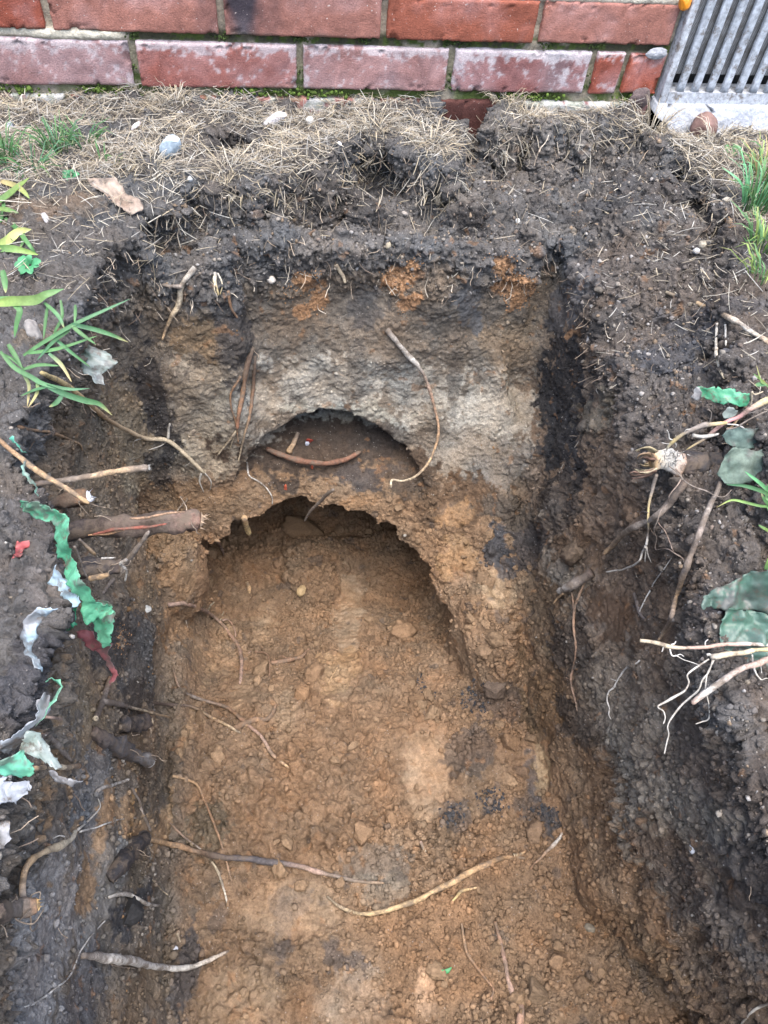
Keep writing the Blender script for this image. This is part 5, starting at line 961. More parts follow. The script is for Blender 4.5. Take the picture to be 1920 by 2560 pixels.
sheet('plastic_scrap', 'crumpled grey tab at the torn end of the flat green strip', 'plastic', 'm', [(1018, 395, 6), (1050, 368, 8), (1070, 368, 8)], [(1020, 470, 4), (1060, 492, 4), (1095, 455, 6)], 14, 7, dY('m', 1050, 430, -.63) - .008, 2, ((.2, .2, .2), (.28, .28, .28)), M_FILM, 83)
sheet('leaf', 'rounded grey green soiled leaf behind the papery root stub', 'leaf', 'm', [(1225, 1120, 0), (1270, 1010, 4), (1330, 900, 6), (1480, 900, 6), (1560, 930, 6), (1700, 880, 6)], [(1260, 1200, 0), (1340, 1220, 0), (1440, 1215, 0), (1520, 1180, 0), (1600, 1130, 0), (1700, 1120, 0)], 36, 18, dY('m', 1400, 1050, -.69), 4, ((.09, .13, .105), (.15, .19, .155)), M_LEAF, 86, dirt=.4)
sheet('leaf', 'darker grey green leaf above the rounded one by the weed stems', 'leaf', 'm', [(1240, 790, 4), (1280, 740, 4), (1400, 720, 4), (1520, 740, 4), (1700, 690, 4)], [(1290, 850, 0), (1350, 900, 0), (1450, 920, 0), (1560, 880, 0), (1700, 900, 0)], 30, 12, dY('m', 1400, 800, -.66), 4, ((.08, .13, .11), (.12, .17, .15)), M_LEAF, 89, dirt=.45)
sheet('leaf', 'small ragged grey leaf between green strip and weed stems', 'leaf', 'm', [(1255, 600, 4), (1300, 550, 6), (1350, 545, 6), (1395, 580, 4)], [(1270, 640, 2), (1310, 645, 2), (1350, 640, 2), (1380, 620, 2)], 20, 9, dY('m', 1330, 600, -.65), 2.5, ((.16, .2, .18), (.24, .27, .25)), M_LEAF, 92, dirt=.5)
sheet('leaf', 'curled dry brown oak leaf on the turf above the left corner', 'leaf', 'a', [(372, 772, 6), (450, 770, 10), (510, 775, 10), (548, 840, 6), (600, 860, 10), (628, 890, 6)], [(400, 815, 2), (445, 835, 2), (480, 870, 2), (520, 900, 2), (565, 930, 4), (620, 915, 4)], 34, 14, 'hit', 3, ((.24, .18, .14), (.33, .27, .22)), M_LEAF, 95, thick=.0006, dirt=.25)
sheet('leaf', 'small green leaf scrap lying on the brown clay floor', 'leaf', 'h', [(213, 884, 4), (250, 872, 6), (292, 862, 4)], [(220, 902, 2), (255, 896, 2), (282, 884, 2)], 14, 6, 'hit', .6, ((.05, .22, .09), (.08, .3, .12)), M_GRASS, 98, dirt=.1)
# ------------------------------------------------------------------ grass and weeds
G1 = (.06, .155, .05); G2 = (.10, .215, .08); LG = (.24, .34, .09); BG = (.075, .185, .095)
def blade_geo(mb, P, w, c0, c1, fold=.25):
    P = np.asarray(P); n = len(P); T = np.gradient(P, axis=0); S_ = np.cross(T, CF + .4 * CU * rng.normal()); S_ /= np.maximum(np.linalg.norm(S_, axis=1), 1e-9)[:, None]
    t = np.linspace(0, 1, n); wd = w * np.interp(t, [0, .15, .5, .85, 1], [.6, .95, 1, .6, .06]) / 2
    mid = P + np.cross(S_, T / np.maximum(np.linalg.norm(T, axis=1), 1e-9)[:, None]) * (wd * fold)[:, None]
    V = np.concatenate([P - S_ * wd[:, None], mid, P + S_ * wd[:, None]]); f = []
    for i in range(n - 1): f += [(i, n + i, n + i + 1, i + 1), (n + i, 2 * n + i, 2 * n + i + 1, n + i + 1)]
    C = np.array(c0) * (1 - t[:, None]) + np.array(c1) * t[:, None]; C = C * (1 + .22 * fbm(P, 90, 2, 3))[:, None] * rng.uniform(.8, 1.15)
    if rng.random() < .35: k_ = ss(.72, 1, t)[:, None] * .8; C = C * (1 - k_) + np.array((.34, .28, .13)) * k_
    C = np.concatenate([C, C * 1.1, C])
    mb.add(V, f, C)
def blade_part(E_, fr, pts, w, c0, c1, base=None, name='blade'):
    if base is None: P = catmull([hit(fr, p[0], p[1], (p[2] if len(p) > 2 else 6) * .001) for p in pts], 6)
    else: P = catmull([CAM + ray(fr, p[0], p[1]) * (base - (p[2] if len(p) > 2 else 0) * .001) for p in pts], 6)
    mb = MB(); blade_geo(mb, P, px2m(fr, w * .8, P[0]), c0, c1, .45); return mb.build(name, M_GRASS, E_)
def plant(name, label, cat, fr, org, blades, base=None, group=None):
    p = hit(fr, *org) if base is None else CAM + ray(fr, *org) * base
    E_ = empty(name, p, label, cat, group)
    if base is not None:
        base = min(base, min(depth(hit(fr, q_[0], q_[1])) for bl in blades for q_ in bl[0]) - .004)
    for bl in blades: blade_part(E_, fr, bl[0], bl[1], bl[2], bl[3], base, bl[4] if len(bl) > 4 else 'blade')
    return E_
bL = dp('c', 250, 400, -.20)
plant('grass_plant', 'spreading green grass plant with wide blades hanging over the left rim', 'grass', 'c', (110, 500), [
    ([(100, 430, 0), (200, 365, 8), (320, 295, 12), (450, 235, 10), (562, 185, 6)], 22, G2, BG), ([(310, 295, 12), (400, 315, 12), (480, 340, 10), (555, 372, 6)], 26, BG, G2), ([(190, 200, 8), (235, 240, 12), (262, 275, 12), (278, 315, 10)], 22, G2, BG), ([(262, 190, 8), (268, 260, 10), (240, 320, 8), (228, 345, 6)], 18, G2, G1), ([(325, 210, 6), (325, 250, 8), (322, 292, 10)], 18, G1, G2), ([(205, 215, 4), (195, 290, 4), (188, 358, 4)], 18, G1, G1), ([(310, 300, 12), (350, 335, 12), (415, 382, 8)], 22, G2, G1), ([(300, 320, 10), (230, 370, 8), (160, 450, 4)], 20, G1, BG), ([(120, 420, 4), (250, 400, 6), (420, 345, 6)], 20, G1, G2), ([(230, 350, 6), (300, 410, 6), (390, 480, 4)], 20, BG, G1), ([(210, 420, 6), (265, 470, 8), (310, 545, 6)], 22, BG, YEL),
    ([(0, 412, 4), (60, 480, 6), (130, 520, 8), (195, 555, 10), (300, 575, 10), (388, 572, 8)], 26, G2, BG), ([(200, 562, 10), (290, 600, 10), (370, 625, 8), (430, 640, 6), (485, 688, 4)], 38, BG, G2), ([(205, 565, 10), (150, 578, 8), (88, 605, 6)], 26, BG, G2), ([(270, 600, 8), (245, 632, 8), (212, 652, 6)], 26, BG, G2), ([(160, 545, 8), (160, 590, 6), (122, 655, 4)], 20, G2, YEL), ([(100, 510, 4), (125, 560, 4), (118, 650, 4)], 20, G2, YEL), ([(35, 380, 4), (65, 430, 6), (98, 488, 6)], 26, G2, G1), ([(100, 490, 6), (170, 470, 6), (258, 475, 6)], 20, G1, G2), ([(110, 495, 4), (60, 450, 4), (0, 415, 4)], 16, G1, G2)], bL)
plant('grass_plant', 'pale lime broad leaved grass at the upper left edge', 'grass', 'c', (10, 200), [
    ([(-20, 205, 4), (60, 195, 10), (150, 190, 12), (200, 165, 14), (275, 142, 8)], 52, LG, G2), ([(60, 210, 8), (85, 235, 10), (72, 290, 8), (62, 352, 4)], 34, G2, G1), ([(10, 60, 6), (20, 110, 8), (25, 160, 8)], 34, G1, G2), ([(-10, 180, 6), (60, 180, 8), (140, 178, 8)], 18, G2, LG)], dp('c', 60, 200, -.22))
plant('grass_plant', 'tall light green broad blades at the left edge beside the dry leaf', 'grass', 'a', (0, 950), [
    ([(-40, 880, 8), (20, 850, 20), (70, 810, 26), (125, 768, 24)], 40, G2, LG), ([(0, 780, 10), (60, 800, 20), (100, 825, 22), (128, 858, 16)], 30, YEL, LG), ([(-40, 1080, 6), (30, 1040, 16), (80, 1000, 20), (135, 990, 16)], 46, LG, (.5, .5, .2)), ([(-30, 1075, 6), (60, 1075, 14), (165, 1100, 16)], 38, G2, LG), ([(20, 940, 6), (70, 985, 12), (120, 1050, 12), (160, 1105, 8)], 26, G1, G2), ([(-30, 900, 8), (30, 905, 14), (80, 920, 12)], 26, LG, G2), ([(100, 1000, 12), (100, 1040, 10), (85, 1075, 8)], 20, G2, G2), ([(0, 960, 6), (15, 900, 14), (10, 850, 18)], 24, G1, G2)])
def rosette(name, label, fr, x, y, r, col, n=8):
    c = hit(fr, x, y, .004); E_ = empty(name, c, label, 'weed'); k = px2m(fr, r, c)
    for i in range(n):
        a = i * 2.4 + rng.random() * .4; d = CR * math.cos(a) + CU * math.sin(a) * .8 - CF * .5; L = k * rng.uniform(.7, 1.1)
        P = [c + d * L * t - CF * (.004 * math.sin(t * 3)) for t in np.linspace(0.1, 1, 6)]
        side = np.cross(d, CF); side /= np.linalg.norm(side); wd = L * .55 * np.array([.3, .7, .95, 1, .8, .25]) / 2
        P = np.array(P); V = np.concatenate([P - side * wd[:, None], P - CF * -.0008, P + side * wd[:, None]]); q = 6
        f = [(i_, q + i_, q + i_ + 1, i_ + 1) for i_ in range(q - 1)] + [(q + i_, 2 * q + i_, 2 * q + i_ + 1, q + i_ + 1) for i_ in range(q - 1)]
        MB().add(V, f, np.array(col) * rng.uniform(.8, 1.2)).build('leaf', M_GRASS, E_)
    return E_
rosette('clover', 'small green clover rosette among the thin grass by the dry leaf', 'a', 312, 765, 44, (.07, .24, .11))
rosette('clover', 'green rosette weed on the left bank above the lime grass', 'c', 132, 40, 62, (.07, .27, .12))
rosette('clover', 'pale green clover between straw and stones near the vent', 'b', 1495, 655, 44, (.12, .32, .12), 6)
def tuft(name, label, fr, x, y, n, hgt, spread, w, cols, cat='grass', group=None, lean=(0, 0), mat=None, droop=.6, rad=.018):
    c = hit(fr, x, y); mb = MB()
    for _ in range(n):
        a = rng.uniform(0, 6.28); rr = rad * math.sqrt(rng.random()); p = c + np.array((math.cos(a) * rr, math.sin(a) * rr, -.002))
        L = hgt * rng.uniform(.5, 1.15); o_ = np.array((math.cos(a) + lean[0], math.sin(a) + lean[1], 0)) * spread * rng.uniform(.3, 1.2)
        P = [p + o_ * L * t * (.4 + .6 * t) + np.array((0, 0, 1)) * L * (t - droop * t * t * rng.uniform(.5, 1)) for t in np.linspace(0, 1, 6)]
        c0 = np.array(cols[rng.integers(len(cols))]) * rng.uniform(.75, 1.25); blade_geo(mb, P, w * rng.uniform(.6, 1.2), c0 * .8, c0)
    return tag(mb.build(name, mat or M_GRASS, None, c), label, cat, group)
STR = [(.34, .30, .235), (.26, .225, .175), (.43, .40, .335), (.17, .145, .115), (.36, .305, .215)]
tuft('grass_tuft', 'thin green tuft behind the dry leaf at left', 'a', 250, 640, 55, .055, .6, .0017, [G1, G2, BG])
tuft('grass_tuft', 'thin green tuft right beside the blue white stone', 'a', 370, 620, 42, .05, .7, .0016, [G1, G2, BG])
tuft('grass_tuft', 'thin green tuft nearest the left picture edge on the turf', 'a', 20, 680, 55, .06, .6, .0018, [G1, G2])
tuft('grass_tuft', 'sparse green tuft in front of the clover by the dry leaf', 'a', 140, 740, 40, .055, .9, .0017, [G1, BG])
tuft('grass_tuft', 'yellow green tuft between dry leaf and coarse root clump', 'a', 450, 720, 7, .05, .35, .0022, [LG, G2])
tuft('grass_tuft', 'tall bright green grass at the right picture edge', 'b', 1600, 900, 70, .095, .4, .0028, [G2, G1, (.13, .34, .16)], lean=(-.2, .2))
tuft('grass_tuft', 'green and straw mixed tuft above the tall grass at right edge', 'b', 1640, 760, 70, .07, .6, .002, [G2, LG, YEL])
tuft('grass_tuft', 'low green tuft below the tall grass at right edge', 'b', 1640, 1060, 60, .06, .7, .0022, [G2, G1, LG])
tuft('grass_tuft', 'small light tuft on the right rim beside the pale twig', 'd', 1640, 100, 34, .06, .6, .002, [G2, LG], lean=(-.3, 0))
plant('grass_plant', 'few narrow bright blades over the right rim beside the rounded leaf', 'grass', 'm', (1660, 1330), [([(1720, 1330), (1600, 1270, 10), (1450, 1225, 14), (1298, 1215, 10)], 44, G2, BG), ([(1720, 1330), (1600, 1210, 14), (1458, 1100, 16)], 40, G2, (.13, .38, .17)), ([(1720, 1400), (1600, 1400, 8), (1450, 1365, 12), (1340, 1350, 10), (1215, 1412, 6)], 30, G2, LG), ([(1720, 1420), (1640, 1360, 8), (1600, 1290, 10)], 40, G2, G1), ([(1640, 1300), (1660, 1400, 4), (1700, 1500, 2)], 40, G2, G2), ([(1720, 1640), (1640, 1600, 8), (1575, 1562, 8)], 44, LG, G2), ([(1640, 1950), (1680, 1860, 6), (1720, 1800, 6)], 60, G2, LG), ([(1720, 1160), (1680, 1200, 6), (1640, 1250, 4)], 34, G2, G2)], dY('m', 1500, 1300, -.72))
plant('weed_shoot', 'small upright weed shoot on the right edge above the green strip', 'weed', 'm', (1640, 360), [([(1720, 420), (1640, 350, 6), (1600, 320, 8), (1560, 185, 10)], 26, G2, LG), ([(1620, 330, 6), (1575, 290, 8), (1532, 255, 8)], 22, LG, G2), ([(1640, 345, 6), (1580, 350, 8), (1545, 355, 8)], 50, BG, G2, 'leaf'), ([(1700, 400), (1620, 320, 4), (1590, 300, 6)], 18, TAN, LG)], dY('m', 1600, 300, -.60))
YW = -.655
root('wild_weed', 'pink and green weed stem sloping down to the papery root stub', 'weed', 'm', [(1760, 440), (1600, 510), (1500, 560), (1400, 630), (1280, 680), (1180, 760), (1080, 840), (950, 915)], (60, 54, 46, 40, 36, 30, 22, 10), [(.5, .45, .2), PNK, (.42, .2, .2), PNK, YEL], ('Y', YW), br=[([(1500, 555), (1515, 480), (1520, 415), (1545, 435), (1620, 410)], (12, 14, 12), CREAM), ([(1400, 640), (1340, 720), (1300, 730)], (30, 12), TAN), ([(1450, 600), (1560, 580), (1659, 540)], (14, 10), GRYB)], mat=M_PALE, rough=.06)
root('wild_weed', 'knotty grey runner with hair roots above the papery root stub', 'weed', 'm', [(1300, 680), (1180, 690), (1100, 700), (1000, 740), (920, 780), (850, 830), (800, 880), (780, 925)], (26, 36, 46, 40, 34, 36, 30, 18), [YEL, GRYB, GRYB, YEL, GRYW], ('Y', YW - .005), br=[([(1150, 690), (1165, 640), (1170, 590), (1140, 560)], (12, 12, 10), GRYB), ([(900, 750), (905, 700), (922, 655)], (10, 8), GRYB), ([(850, 835), (810, 820), (800, 780), (780, 745)], (10, 8), GRYW), ([(850, 840), (800, 860), (740, 850)], (10, 7), GRYW), ([(850, 840), (870, 870), (860, 895)], (10, 6), GRYW), ([(1010, 790), (1100, 800), (1180, 790), (1235, 775)], (36, 40, 20), WHITE_R), ([(990, 735), (950, 745), (930, 790)], (8, 6), GRYW), ([(1280, 690), (1400, 700), (1480, 750), (1540, 770)], (14, 10), GRYW), ([(1540, 770), (1580, 840), (1540, 900), (1500, 990), (1450, 1080), (1400, 1180), (1340, 1290)], (14, 12, 10), GRYW), ([(1300, 740), (1380, 720), (1500, 650), (1600, 600), (1700, 560)], (16, 12), GRYB)], mat=M_PALE)
root('twig', 'thick pale twig end at the right edge under the bright blades', 'twig', 'm', [(1750, 1370), (1600, 1335), (1520, 1325), (1440, 1308)], (60, 56, 50, 44), [PNK, GRYB, PNK], ('Y', -.70), rough=.1)
# dead grass clumps that can be told apart
for lab, fr, x, y, n, hgt, sp in (('radiating yellow straw clump right of the turf hole', 'a', 990, 745, 60, .045, 1.0), ('coarse brown straw clump just below the blue white stone', 'a', 650, 715, 55, .035, .9), ('straw clump at the brick foot above the turf hole', 'a', 760, 440, 50, .04, .7),
    ('spreading straw clump at the left edge below the bricks', 'a', 90, 470, 50, .045, 1.0), ('pale straw clump at the turf edge above the dug shelf', 'a', 1480, 480, 50, .04, .9), ('long straw tuft leaning out below the closer brick', 'b', 1150, 560, 40, .07, .9), ('straw tuft against the fourth brick of the lower course', 'b', 520, 440, 55, .04, .7), ('straw tongue tip hanging over the dug shelf', 'b', 200, 640, 60, .045, 1.0),
    ('bleached straw clump under the stone by the vent ledge', 'b', 1430, 620, 40, .055, .9), ('straw clump on the mound beside the buried dark brick', 'b', 620, 520, 50, .035, .8), ('straw tuft under the green wash on the course foot', 'b', 940, 450, 45, .035, .8), ('dry straw tuft mixed with green at the right turf', 'b', 1540, 720, 45, .055, .8), ('low straw clump between dry leaf and dug edge', 'a', 1050, 840, 45, .035, 1.0), ('wispy straw tuft over the overhang right of the turf hole', 'a', 1620, 560, 45, .04, .9)):
    tuft('straw_clump', lab, fr, x, y, n, hgt, sp, .0012, STR, 'dead grass', 'clumps of dead grass on the turf', mat=M_STRAW, droop=.8, rad=.02)
# loose straw: a mat nobody could count
mb_v, mb_f, mb_c = [], [], []; nst = 0
mb = MB()
def straw_at(c, k):
    L = rng.uniform(.006, .034) * k * (.6 + .8 * rng.random()); a = rng.uniform(0, 6.28); el = rng.normal(.12, .28); d = np.array((math.cos(a) * math.cos(el), math.sin(a) * math.cos(el), math.sin(el)))
    b_ = rng.normal(size=3) * .25; P = np.array([c + d * L * (t - .5) + b_ * L * .5 * (t - .5) ** 2 for t in (0, .33, .67, 1)]) + np.array((0, 0, .0015 + L * .12))
    s_ = np.cross(d, (rng.normal() * .5, rng.normal() * .5, 1)); s_ /= np.linalg.norm(s_); w_ = rng.uniform(.00022, .00062) * np.array([.7, 1, 1, .4])
    u_ = np.cross(s_, d); V = np.concatenate([P - s_ * w_[:, None], P + u_ * w_[:, None] * .8, P + s_ * w_[:, None]])
    f = []
    for i in range(3): f += [(i, 4 + i, 5 + i, i + 1), (4 + i, 8 + i, 9 + i, 5 + i)]
    g = rng.random(); c_ = np.array(STR[rng.integers(5)]) * rng.uniform(.6, 1.25) if g < .8 else np.array((.40, .385, .35)) * rng.uniform(.5, 1.1)
    mb.add(V, f, c_)
FC = DV[DQ].mean(1); FN = DN[DQ].mean(1); fa = np.linalg.norm(np.cross(DV[DQ[:, 2]] - DV[DQ[:, 0]], DV[DQ[:, 3]] - DV[DQ[:, 1]]), axis=1) / 2
def dT_at(P):
    i = np.clip(((P[:, 0] - gx[0]) / VX).astype(int), 0, len(gx) - 1); j = np.clip(((P[:, 1] - gy[0]) / VX).astype(int), 0, len(gy) - 1); return dT[i, j]
tz = dT_at(FC); den = ss(-.006, .012, tz) * ss(-.27, -.21, FC[:, 1] + .25 * ss(.5, .6, FC[:, 0]) * -1 * -.35) * (FC[:, 2] > -.07) * (FN[:, 2] > .15)
den = den * (.35 + .9 * ss(-.3, .35, fbm(FC, 22, 3, 33))) * (1 - .65 * ss(-.16, -.24, FC[:, 1]))
hol = np.hypot(FC[:, 0] + .02, (FC[:, 1] + .112) / .8); den = den * ss(.032, .05, hol) * (1 - .7 * (FC[:, 0] > .6) * (FC[:, 1] > -.07))
den = den + .022 * ((FC[:, 2] > -.13) & (FC[:, 1] > -.5) & (FN[:, 2] > .3) & (tz < 0))
den = den + .12 * ((FC[:, 0] < -.1) & (FC[:, 1] > -.42) & (FN[:, 2] > .3) & (FC[:, 2] > -.06)); den = den * ss(.045, .06, np.hypot(FC[:, 0] - .315, FC[:, 1] + .005))
den = den + .06 * ((FC[:, 0] > .5) & (FC[:, 1] < -.2) & (FN[:, 2] > .3))
pr = den * fa; pr /= pr.sum()
NSTRAW = 13000
for i in rng.choice(len(FC), NSTRAW, p=pr): straw_at(FC[i] + FN[i] * rng.uniform(0, .003), 1.0)
rimp = (np.abs(tz) < .009) * (FC[:, 1] > -.32) * (FC[:, 2] > -.075) * fa; rimp = rimp / rimp.sum()
for i in rng.choice(len(FC), 850, p=rimp):
    p = FC[i]; d = np.array((rng.normal() * .9, -.5 + rng.normal() * .7, -.4 + rng.normal() * .6)); d /= np.linalg.norm(d); L = rng.uniform(.008, .03); s_ = np.cross(d, CF); s_ /= np.linalg.norm(s_); w_ = rng.uniform(.0003, .0007)
    P = np.array([p + d * L * t + np.array((0, -.003 * math.sin(t * 3) - .002, -.006 * t * t + .003)) for t in (0, .33, .67, 1)]); u_ = -CF * w_
    mb.add(np.concatenate([P - s_ * w_, P + u_, P + s_ * w_]), [q for k in range(3) for q in ((k, 4 + k, 5 + k, k + 1), (4 + k, 8 + k, 9 + k, 5 + k))], np.array(STR[rng.integers(5)]) * rng.uniform(.4, 1.05))
tag(mb.build('dead_grass', M_STRAW, None, (0, -.1, 0)), 'matted loose dead grass lying on the turf strip', 'dead grass', kind='stuff')
# fine root hairs under the turf and on the dark soil
mb = MB(); den = ss(-.15, -.09, FC[:, 2]) * (FN[:, 2] < .55) * (FC[:, 1] > -.5) + .03 * (FN[:, 2] < .5) * ss(-.4, -.2, FC[:, 2]) + .004
pr = den * fa; pr /= pr.sum()
for i in rng.choice(len(FC), 1500, p=pr):
    p = FC[i]; n_ = FN[i]; L = rng.uniform(.006, .03); d = n_ * .5 + np.array((rng.normal() * .5, rng.normal() * .5, -.7)); d /= np.linalg.norm(d); P = [p]
    for _ in range(4): d = d + rng.normal(size=3) * .35; d[2] -= .1; d /= np.linalg.norm(d); P.append(P[-1] + d * L / 4)
    P = np.array(P); s_ = np.cross(d, CF); s_ /= max(np.linalg.norm(s_), 1e-6); w_ = rng.uniform(.00025, .0005)
    V = np.concatenate([P - s_ * w_, P - CF * w_, P + s_ * w_]); q = 5; f = []
    for k in range(4): f += [(k, q + k, q + k + 1, k + 1), (q + k, 2 * q + k, 2 * q + k + 1, q + k + 1)]
    mb.add(V, f, np.array(((.3, .24, .18), (.42, .37, .3), (.16, .12, .09))[rng.integers(3)]) * rng.uniform(.7, 1.2))
tag(mb.build('root_hairs', M_PALE, None, (0, -.2, 0)), 'fine root hairs hanging from the cut turf and soil sides', 'roots', kind='stuff')
# ------------------------------------------------------------------ stones, clods, crumbs
STN = [(.19, .165, .135), (.23, .205, .175), (.16, .145, .135), (.2, .15, .105), (.27, .255, .24), (.15, .12, .1)]
for lab, fr, x, y, r, c, fl in (('blue white painted stone lying on the turf beside the dry grass', 'a', 740, 645, 62, (.42, .50, .56), (1.35, .7, .55)), ('small round white pebble on the turf near the brick foot', 'a', 780, 495, 17, (.48, .48, .47), (1, .8, .8)), ('pinkish white flake standing on the turf left of the pebble', 'a', 590, 547, 28, (.5, .46, .46), (.9, .35, 1)),
    ('grey stone at the left edge of the turf', 'a', 45, 548, 24, (.33, .36, .4), (1.2, .7, .7)), ('white angular chunk on the straw right of the turf hole', 'a', 1338, 525, 22, (.44, .43, .4), (1, .8, .8)), ('flat pale stone at the turf hole edge', 'a', 1185, 522, 40, (.42, .4, .4), (1.4, .5, .5)), ('white chip on the dark soil near the left leaf', 'a', 200, 945, 22, (.42, .4, .4), (1.4, .6, .5)),
    ('tiny white pebble right of the turf hole', 'a', 1466, 625, 14, (.42, .42, .43), (1, .8, .8)), ('white pebble below the coarse straw clump', 'a', 822, 776, 14, (.42, .43, .43), (1, .8, .8)), ('tan pebble below the straw tongue', 'b', 232, 868, 22, (.36, .30, .22), (1.1, .8, .8)), ('white pebble beside the dark root mound', 'b', 577, 958, 13, (.38, .38, .36), (.8, .8, 1.1)),
    ('round cream pebble at the right of the dark slope', 'b', 1375, 1058, 18, (.36, .32, .25), (1, 1, 1)), ('white pebble just under the cream one', 'b', 1348, 1086, 16, (.42, .42, .43), (1, .9, .9)), ('beige pebble near the tall green grass', 'b', 1482, 870, 20, (.38, .34, .28), (1.2, .8, .8)), ('yellowish pebble on the slope under the overhang', 'b', 18, 1060, 16, (.42, .36, .26), (1.1, .8, .8)), ('grey brown pebble on the slope left of the dark mound', 'b', 90, 925, 15, (.26, .23, .2), (1.2, .8, .7)),
    ('whitish stone half buried in the left bank', 'c', 150, 330, 42, (.2, .185, .17), (1.4, .7, .7)), ('pale grey lump stuck on the left side near the floor', 'e', 636, 420, 20, (.38, .38, .35), (1, .7, 1)), ('yellowish clay pebble in the tunnel mouth', 'o', 650, 952, 26, (.30, .22, .12), (1.2, .8, .7)), ('whitish pebble on the lower right side', 'h', 1332, 345, 20, (.38, .39, .4), (1.2, .8, .8)), ('grey pebble at the lower left floor edge', 'g', 755, 775, 12, (.33, .34, .37), (1.2, .8, .8)), ('greenish grey pebble on the lower right floor', 'h', 888, 690, 24, (.15, .13, .1), (1, .8, .8)), ('small white stone by the orange clod on the end face', 'c', 1172, 105, 20, (.42, .38, .33), (1, .7, .9))):
    P = hit(fr, x, y); rock('pebble' if r < 30 else 'stone', lab, 'pebble' if r < 30 else 'stone', P - CF * px2m(fr, r, P) * .25, px2m(fr, r, P), c, int(x + y), None, fl, 2 if r < 30 else 3, rot=None)
# brick fragments seen in the recess
for lab, x, y, r, c in (('bright red brick fragment at the back of the recess', 690, 262, 20, (.26, .05, .035)), ('bluish white chip beside the red fragment in the recess', 682, 274, 18, (.36, .38, .43)), ('small orange red brick crumb under the bowed recess root', 700, 382, 10, (.3, .075, .04)), ('orange red brick crumb on the lower ledge of the recess', 580, 480, 13, (.28, .07, .04))):
    P = hit('o', x, y); rock('brick_fragment' if 'brick' in lab else 'chip', lab, 'brick fragment' if 'brick' in lab else 'chip', P, px2m('o', r, P), c, int(x), M_BRICK, (1.3, .5, .7), 3, rough=.6)
CLODS = []
def clod_mesh(seed, sub=3):
    v0, f0 = ICO[sub]; g = np.random.default_rng(seed); v = v0 * np.array((1, .85, .7)); v = v * (1 + .28 * fbm(v0 + seed, 1.5, 3, seed))[:, None]
    for _ in range(8):
        d = g.normal(size=3); d /= np.linalg.norm(d); h = v @ d; t = h.max() * .62; v = v - np.maximum(h - t, 0)[:, None] * d * .92
    w1, w2, wi = worley(v + seed, 3.2, seed); v = v * (1 + .16 * np.clip(1 - w1 / .8, 0, 1) * wi - .10 * ss(.12, 0, w2 - w1))[:, None]
    u1, u2, ui = worley(v + seed, 7.5, seed + 4)
    return v * (1 + .07 * fbm(v0, 7, 3, seed + 2) + .10 * (np.clip(1 - u1 / .8, 0, 1) * ui - .15))[:, None], f0
for k in range(9): CLODS.append(clod_mesh(500 + k, 3))
def base_col(p):
    i = np.argmin(((DV[::7] - p) ** 2).sum(1)); return DC[::7][i]
def clod(label, fr, x, y, r, col=None, k=None, flat=None, group=None, sink=.35, name='clay_clod', cat='clod', rot=None):
    P = hit(fr, x, y); R = px2m(fr, r, P); v, f = CLODS[(k if k is not None else rng.integers(9))]
    if flat is not None: v = v * np.array(flat)
    v = (v * R) @ (rot if rot is not None else rotm()).T; c = np.array(col if col is not None else base_col(P)); n = fbm(v + P, 120, 3, 9)
    return tag(MB().add(v + P - CF * R * (.5 - sink), f, c * (1 + .25 * n)[:, None]).build(name, M_LUMP, None, P), label, cat, group)
for lab, fr, x, y, r in (('large round clay clod on the right floor near the tunnel', 'f', 78, 520, 66), ('largest crumbly clay clod at the right of the floor', 'f', 478, 760, 70), ('reddish clod at the left foot of the round clod', 'f', 145, 815, 44), ('pale tan clod in front of the right smooth hollow', 'h', 592, 25, 42), ('grey brown clod low on the middle floor', 'e', 1355, 715, 62), ('smaller grey clod under the middle floor clod', 'e', 1310, 790, 48), ('squarish clod beside the twig stub', 'h', 105, 270, 44), ('round clod in front of the dark hollow on the right', 'h', 645, 265, 62), ('broad pinkish clod near the bottom of the floor', 'h', 650, 960, 62), ('grainy clod right of the broad pinkish clod', 'h', 860, 940, 50), ('clod with a grey face on the lower right floor', 'h', 745, 835, 46), ('long flat clod lying above the longest dark root', 'h', -90, 275, 62), ('grey brown clod at the upper right floor edge', 'f', 540, 990, 60), ('clod at the foot of the right ledge', 'f', 430, 600, 44), ('knobby clod above the white twig on the right side', 'f', 830, 190, 74), ('small clod at the foot of the smooth panel', 'h', 30, 215, 40)):
    clod(lab, fr, x, y, r)
v_, f_ = CLODS[2]; SL = clod('broad broken clay slab fallen at the back of the tunnel', 'o', 690, 700, 105, (.15, .098, .058), 2, (1.25, 1.0, .55), sink=.3, name='clay_slab', cat='clay slab', rot=np.array(Matrix.Rotation(.5, 3, 'X') @ Matrix.Rotation(-.5, 3, 'Z')))
for lab, fr, x, y, r in (('grey knob of soil on the right side near the stripe', 'd', 865, 735, 40), ('black rounded lump beside the dark hole at lower left', 'g', 560, 625, 74)): clod(lab, fr, x, y, r, name='soil_lump', cat='soil lump', sink=.62, col=(.075, .066, .056) if fr == 'd' else (.03, .03, .031))
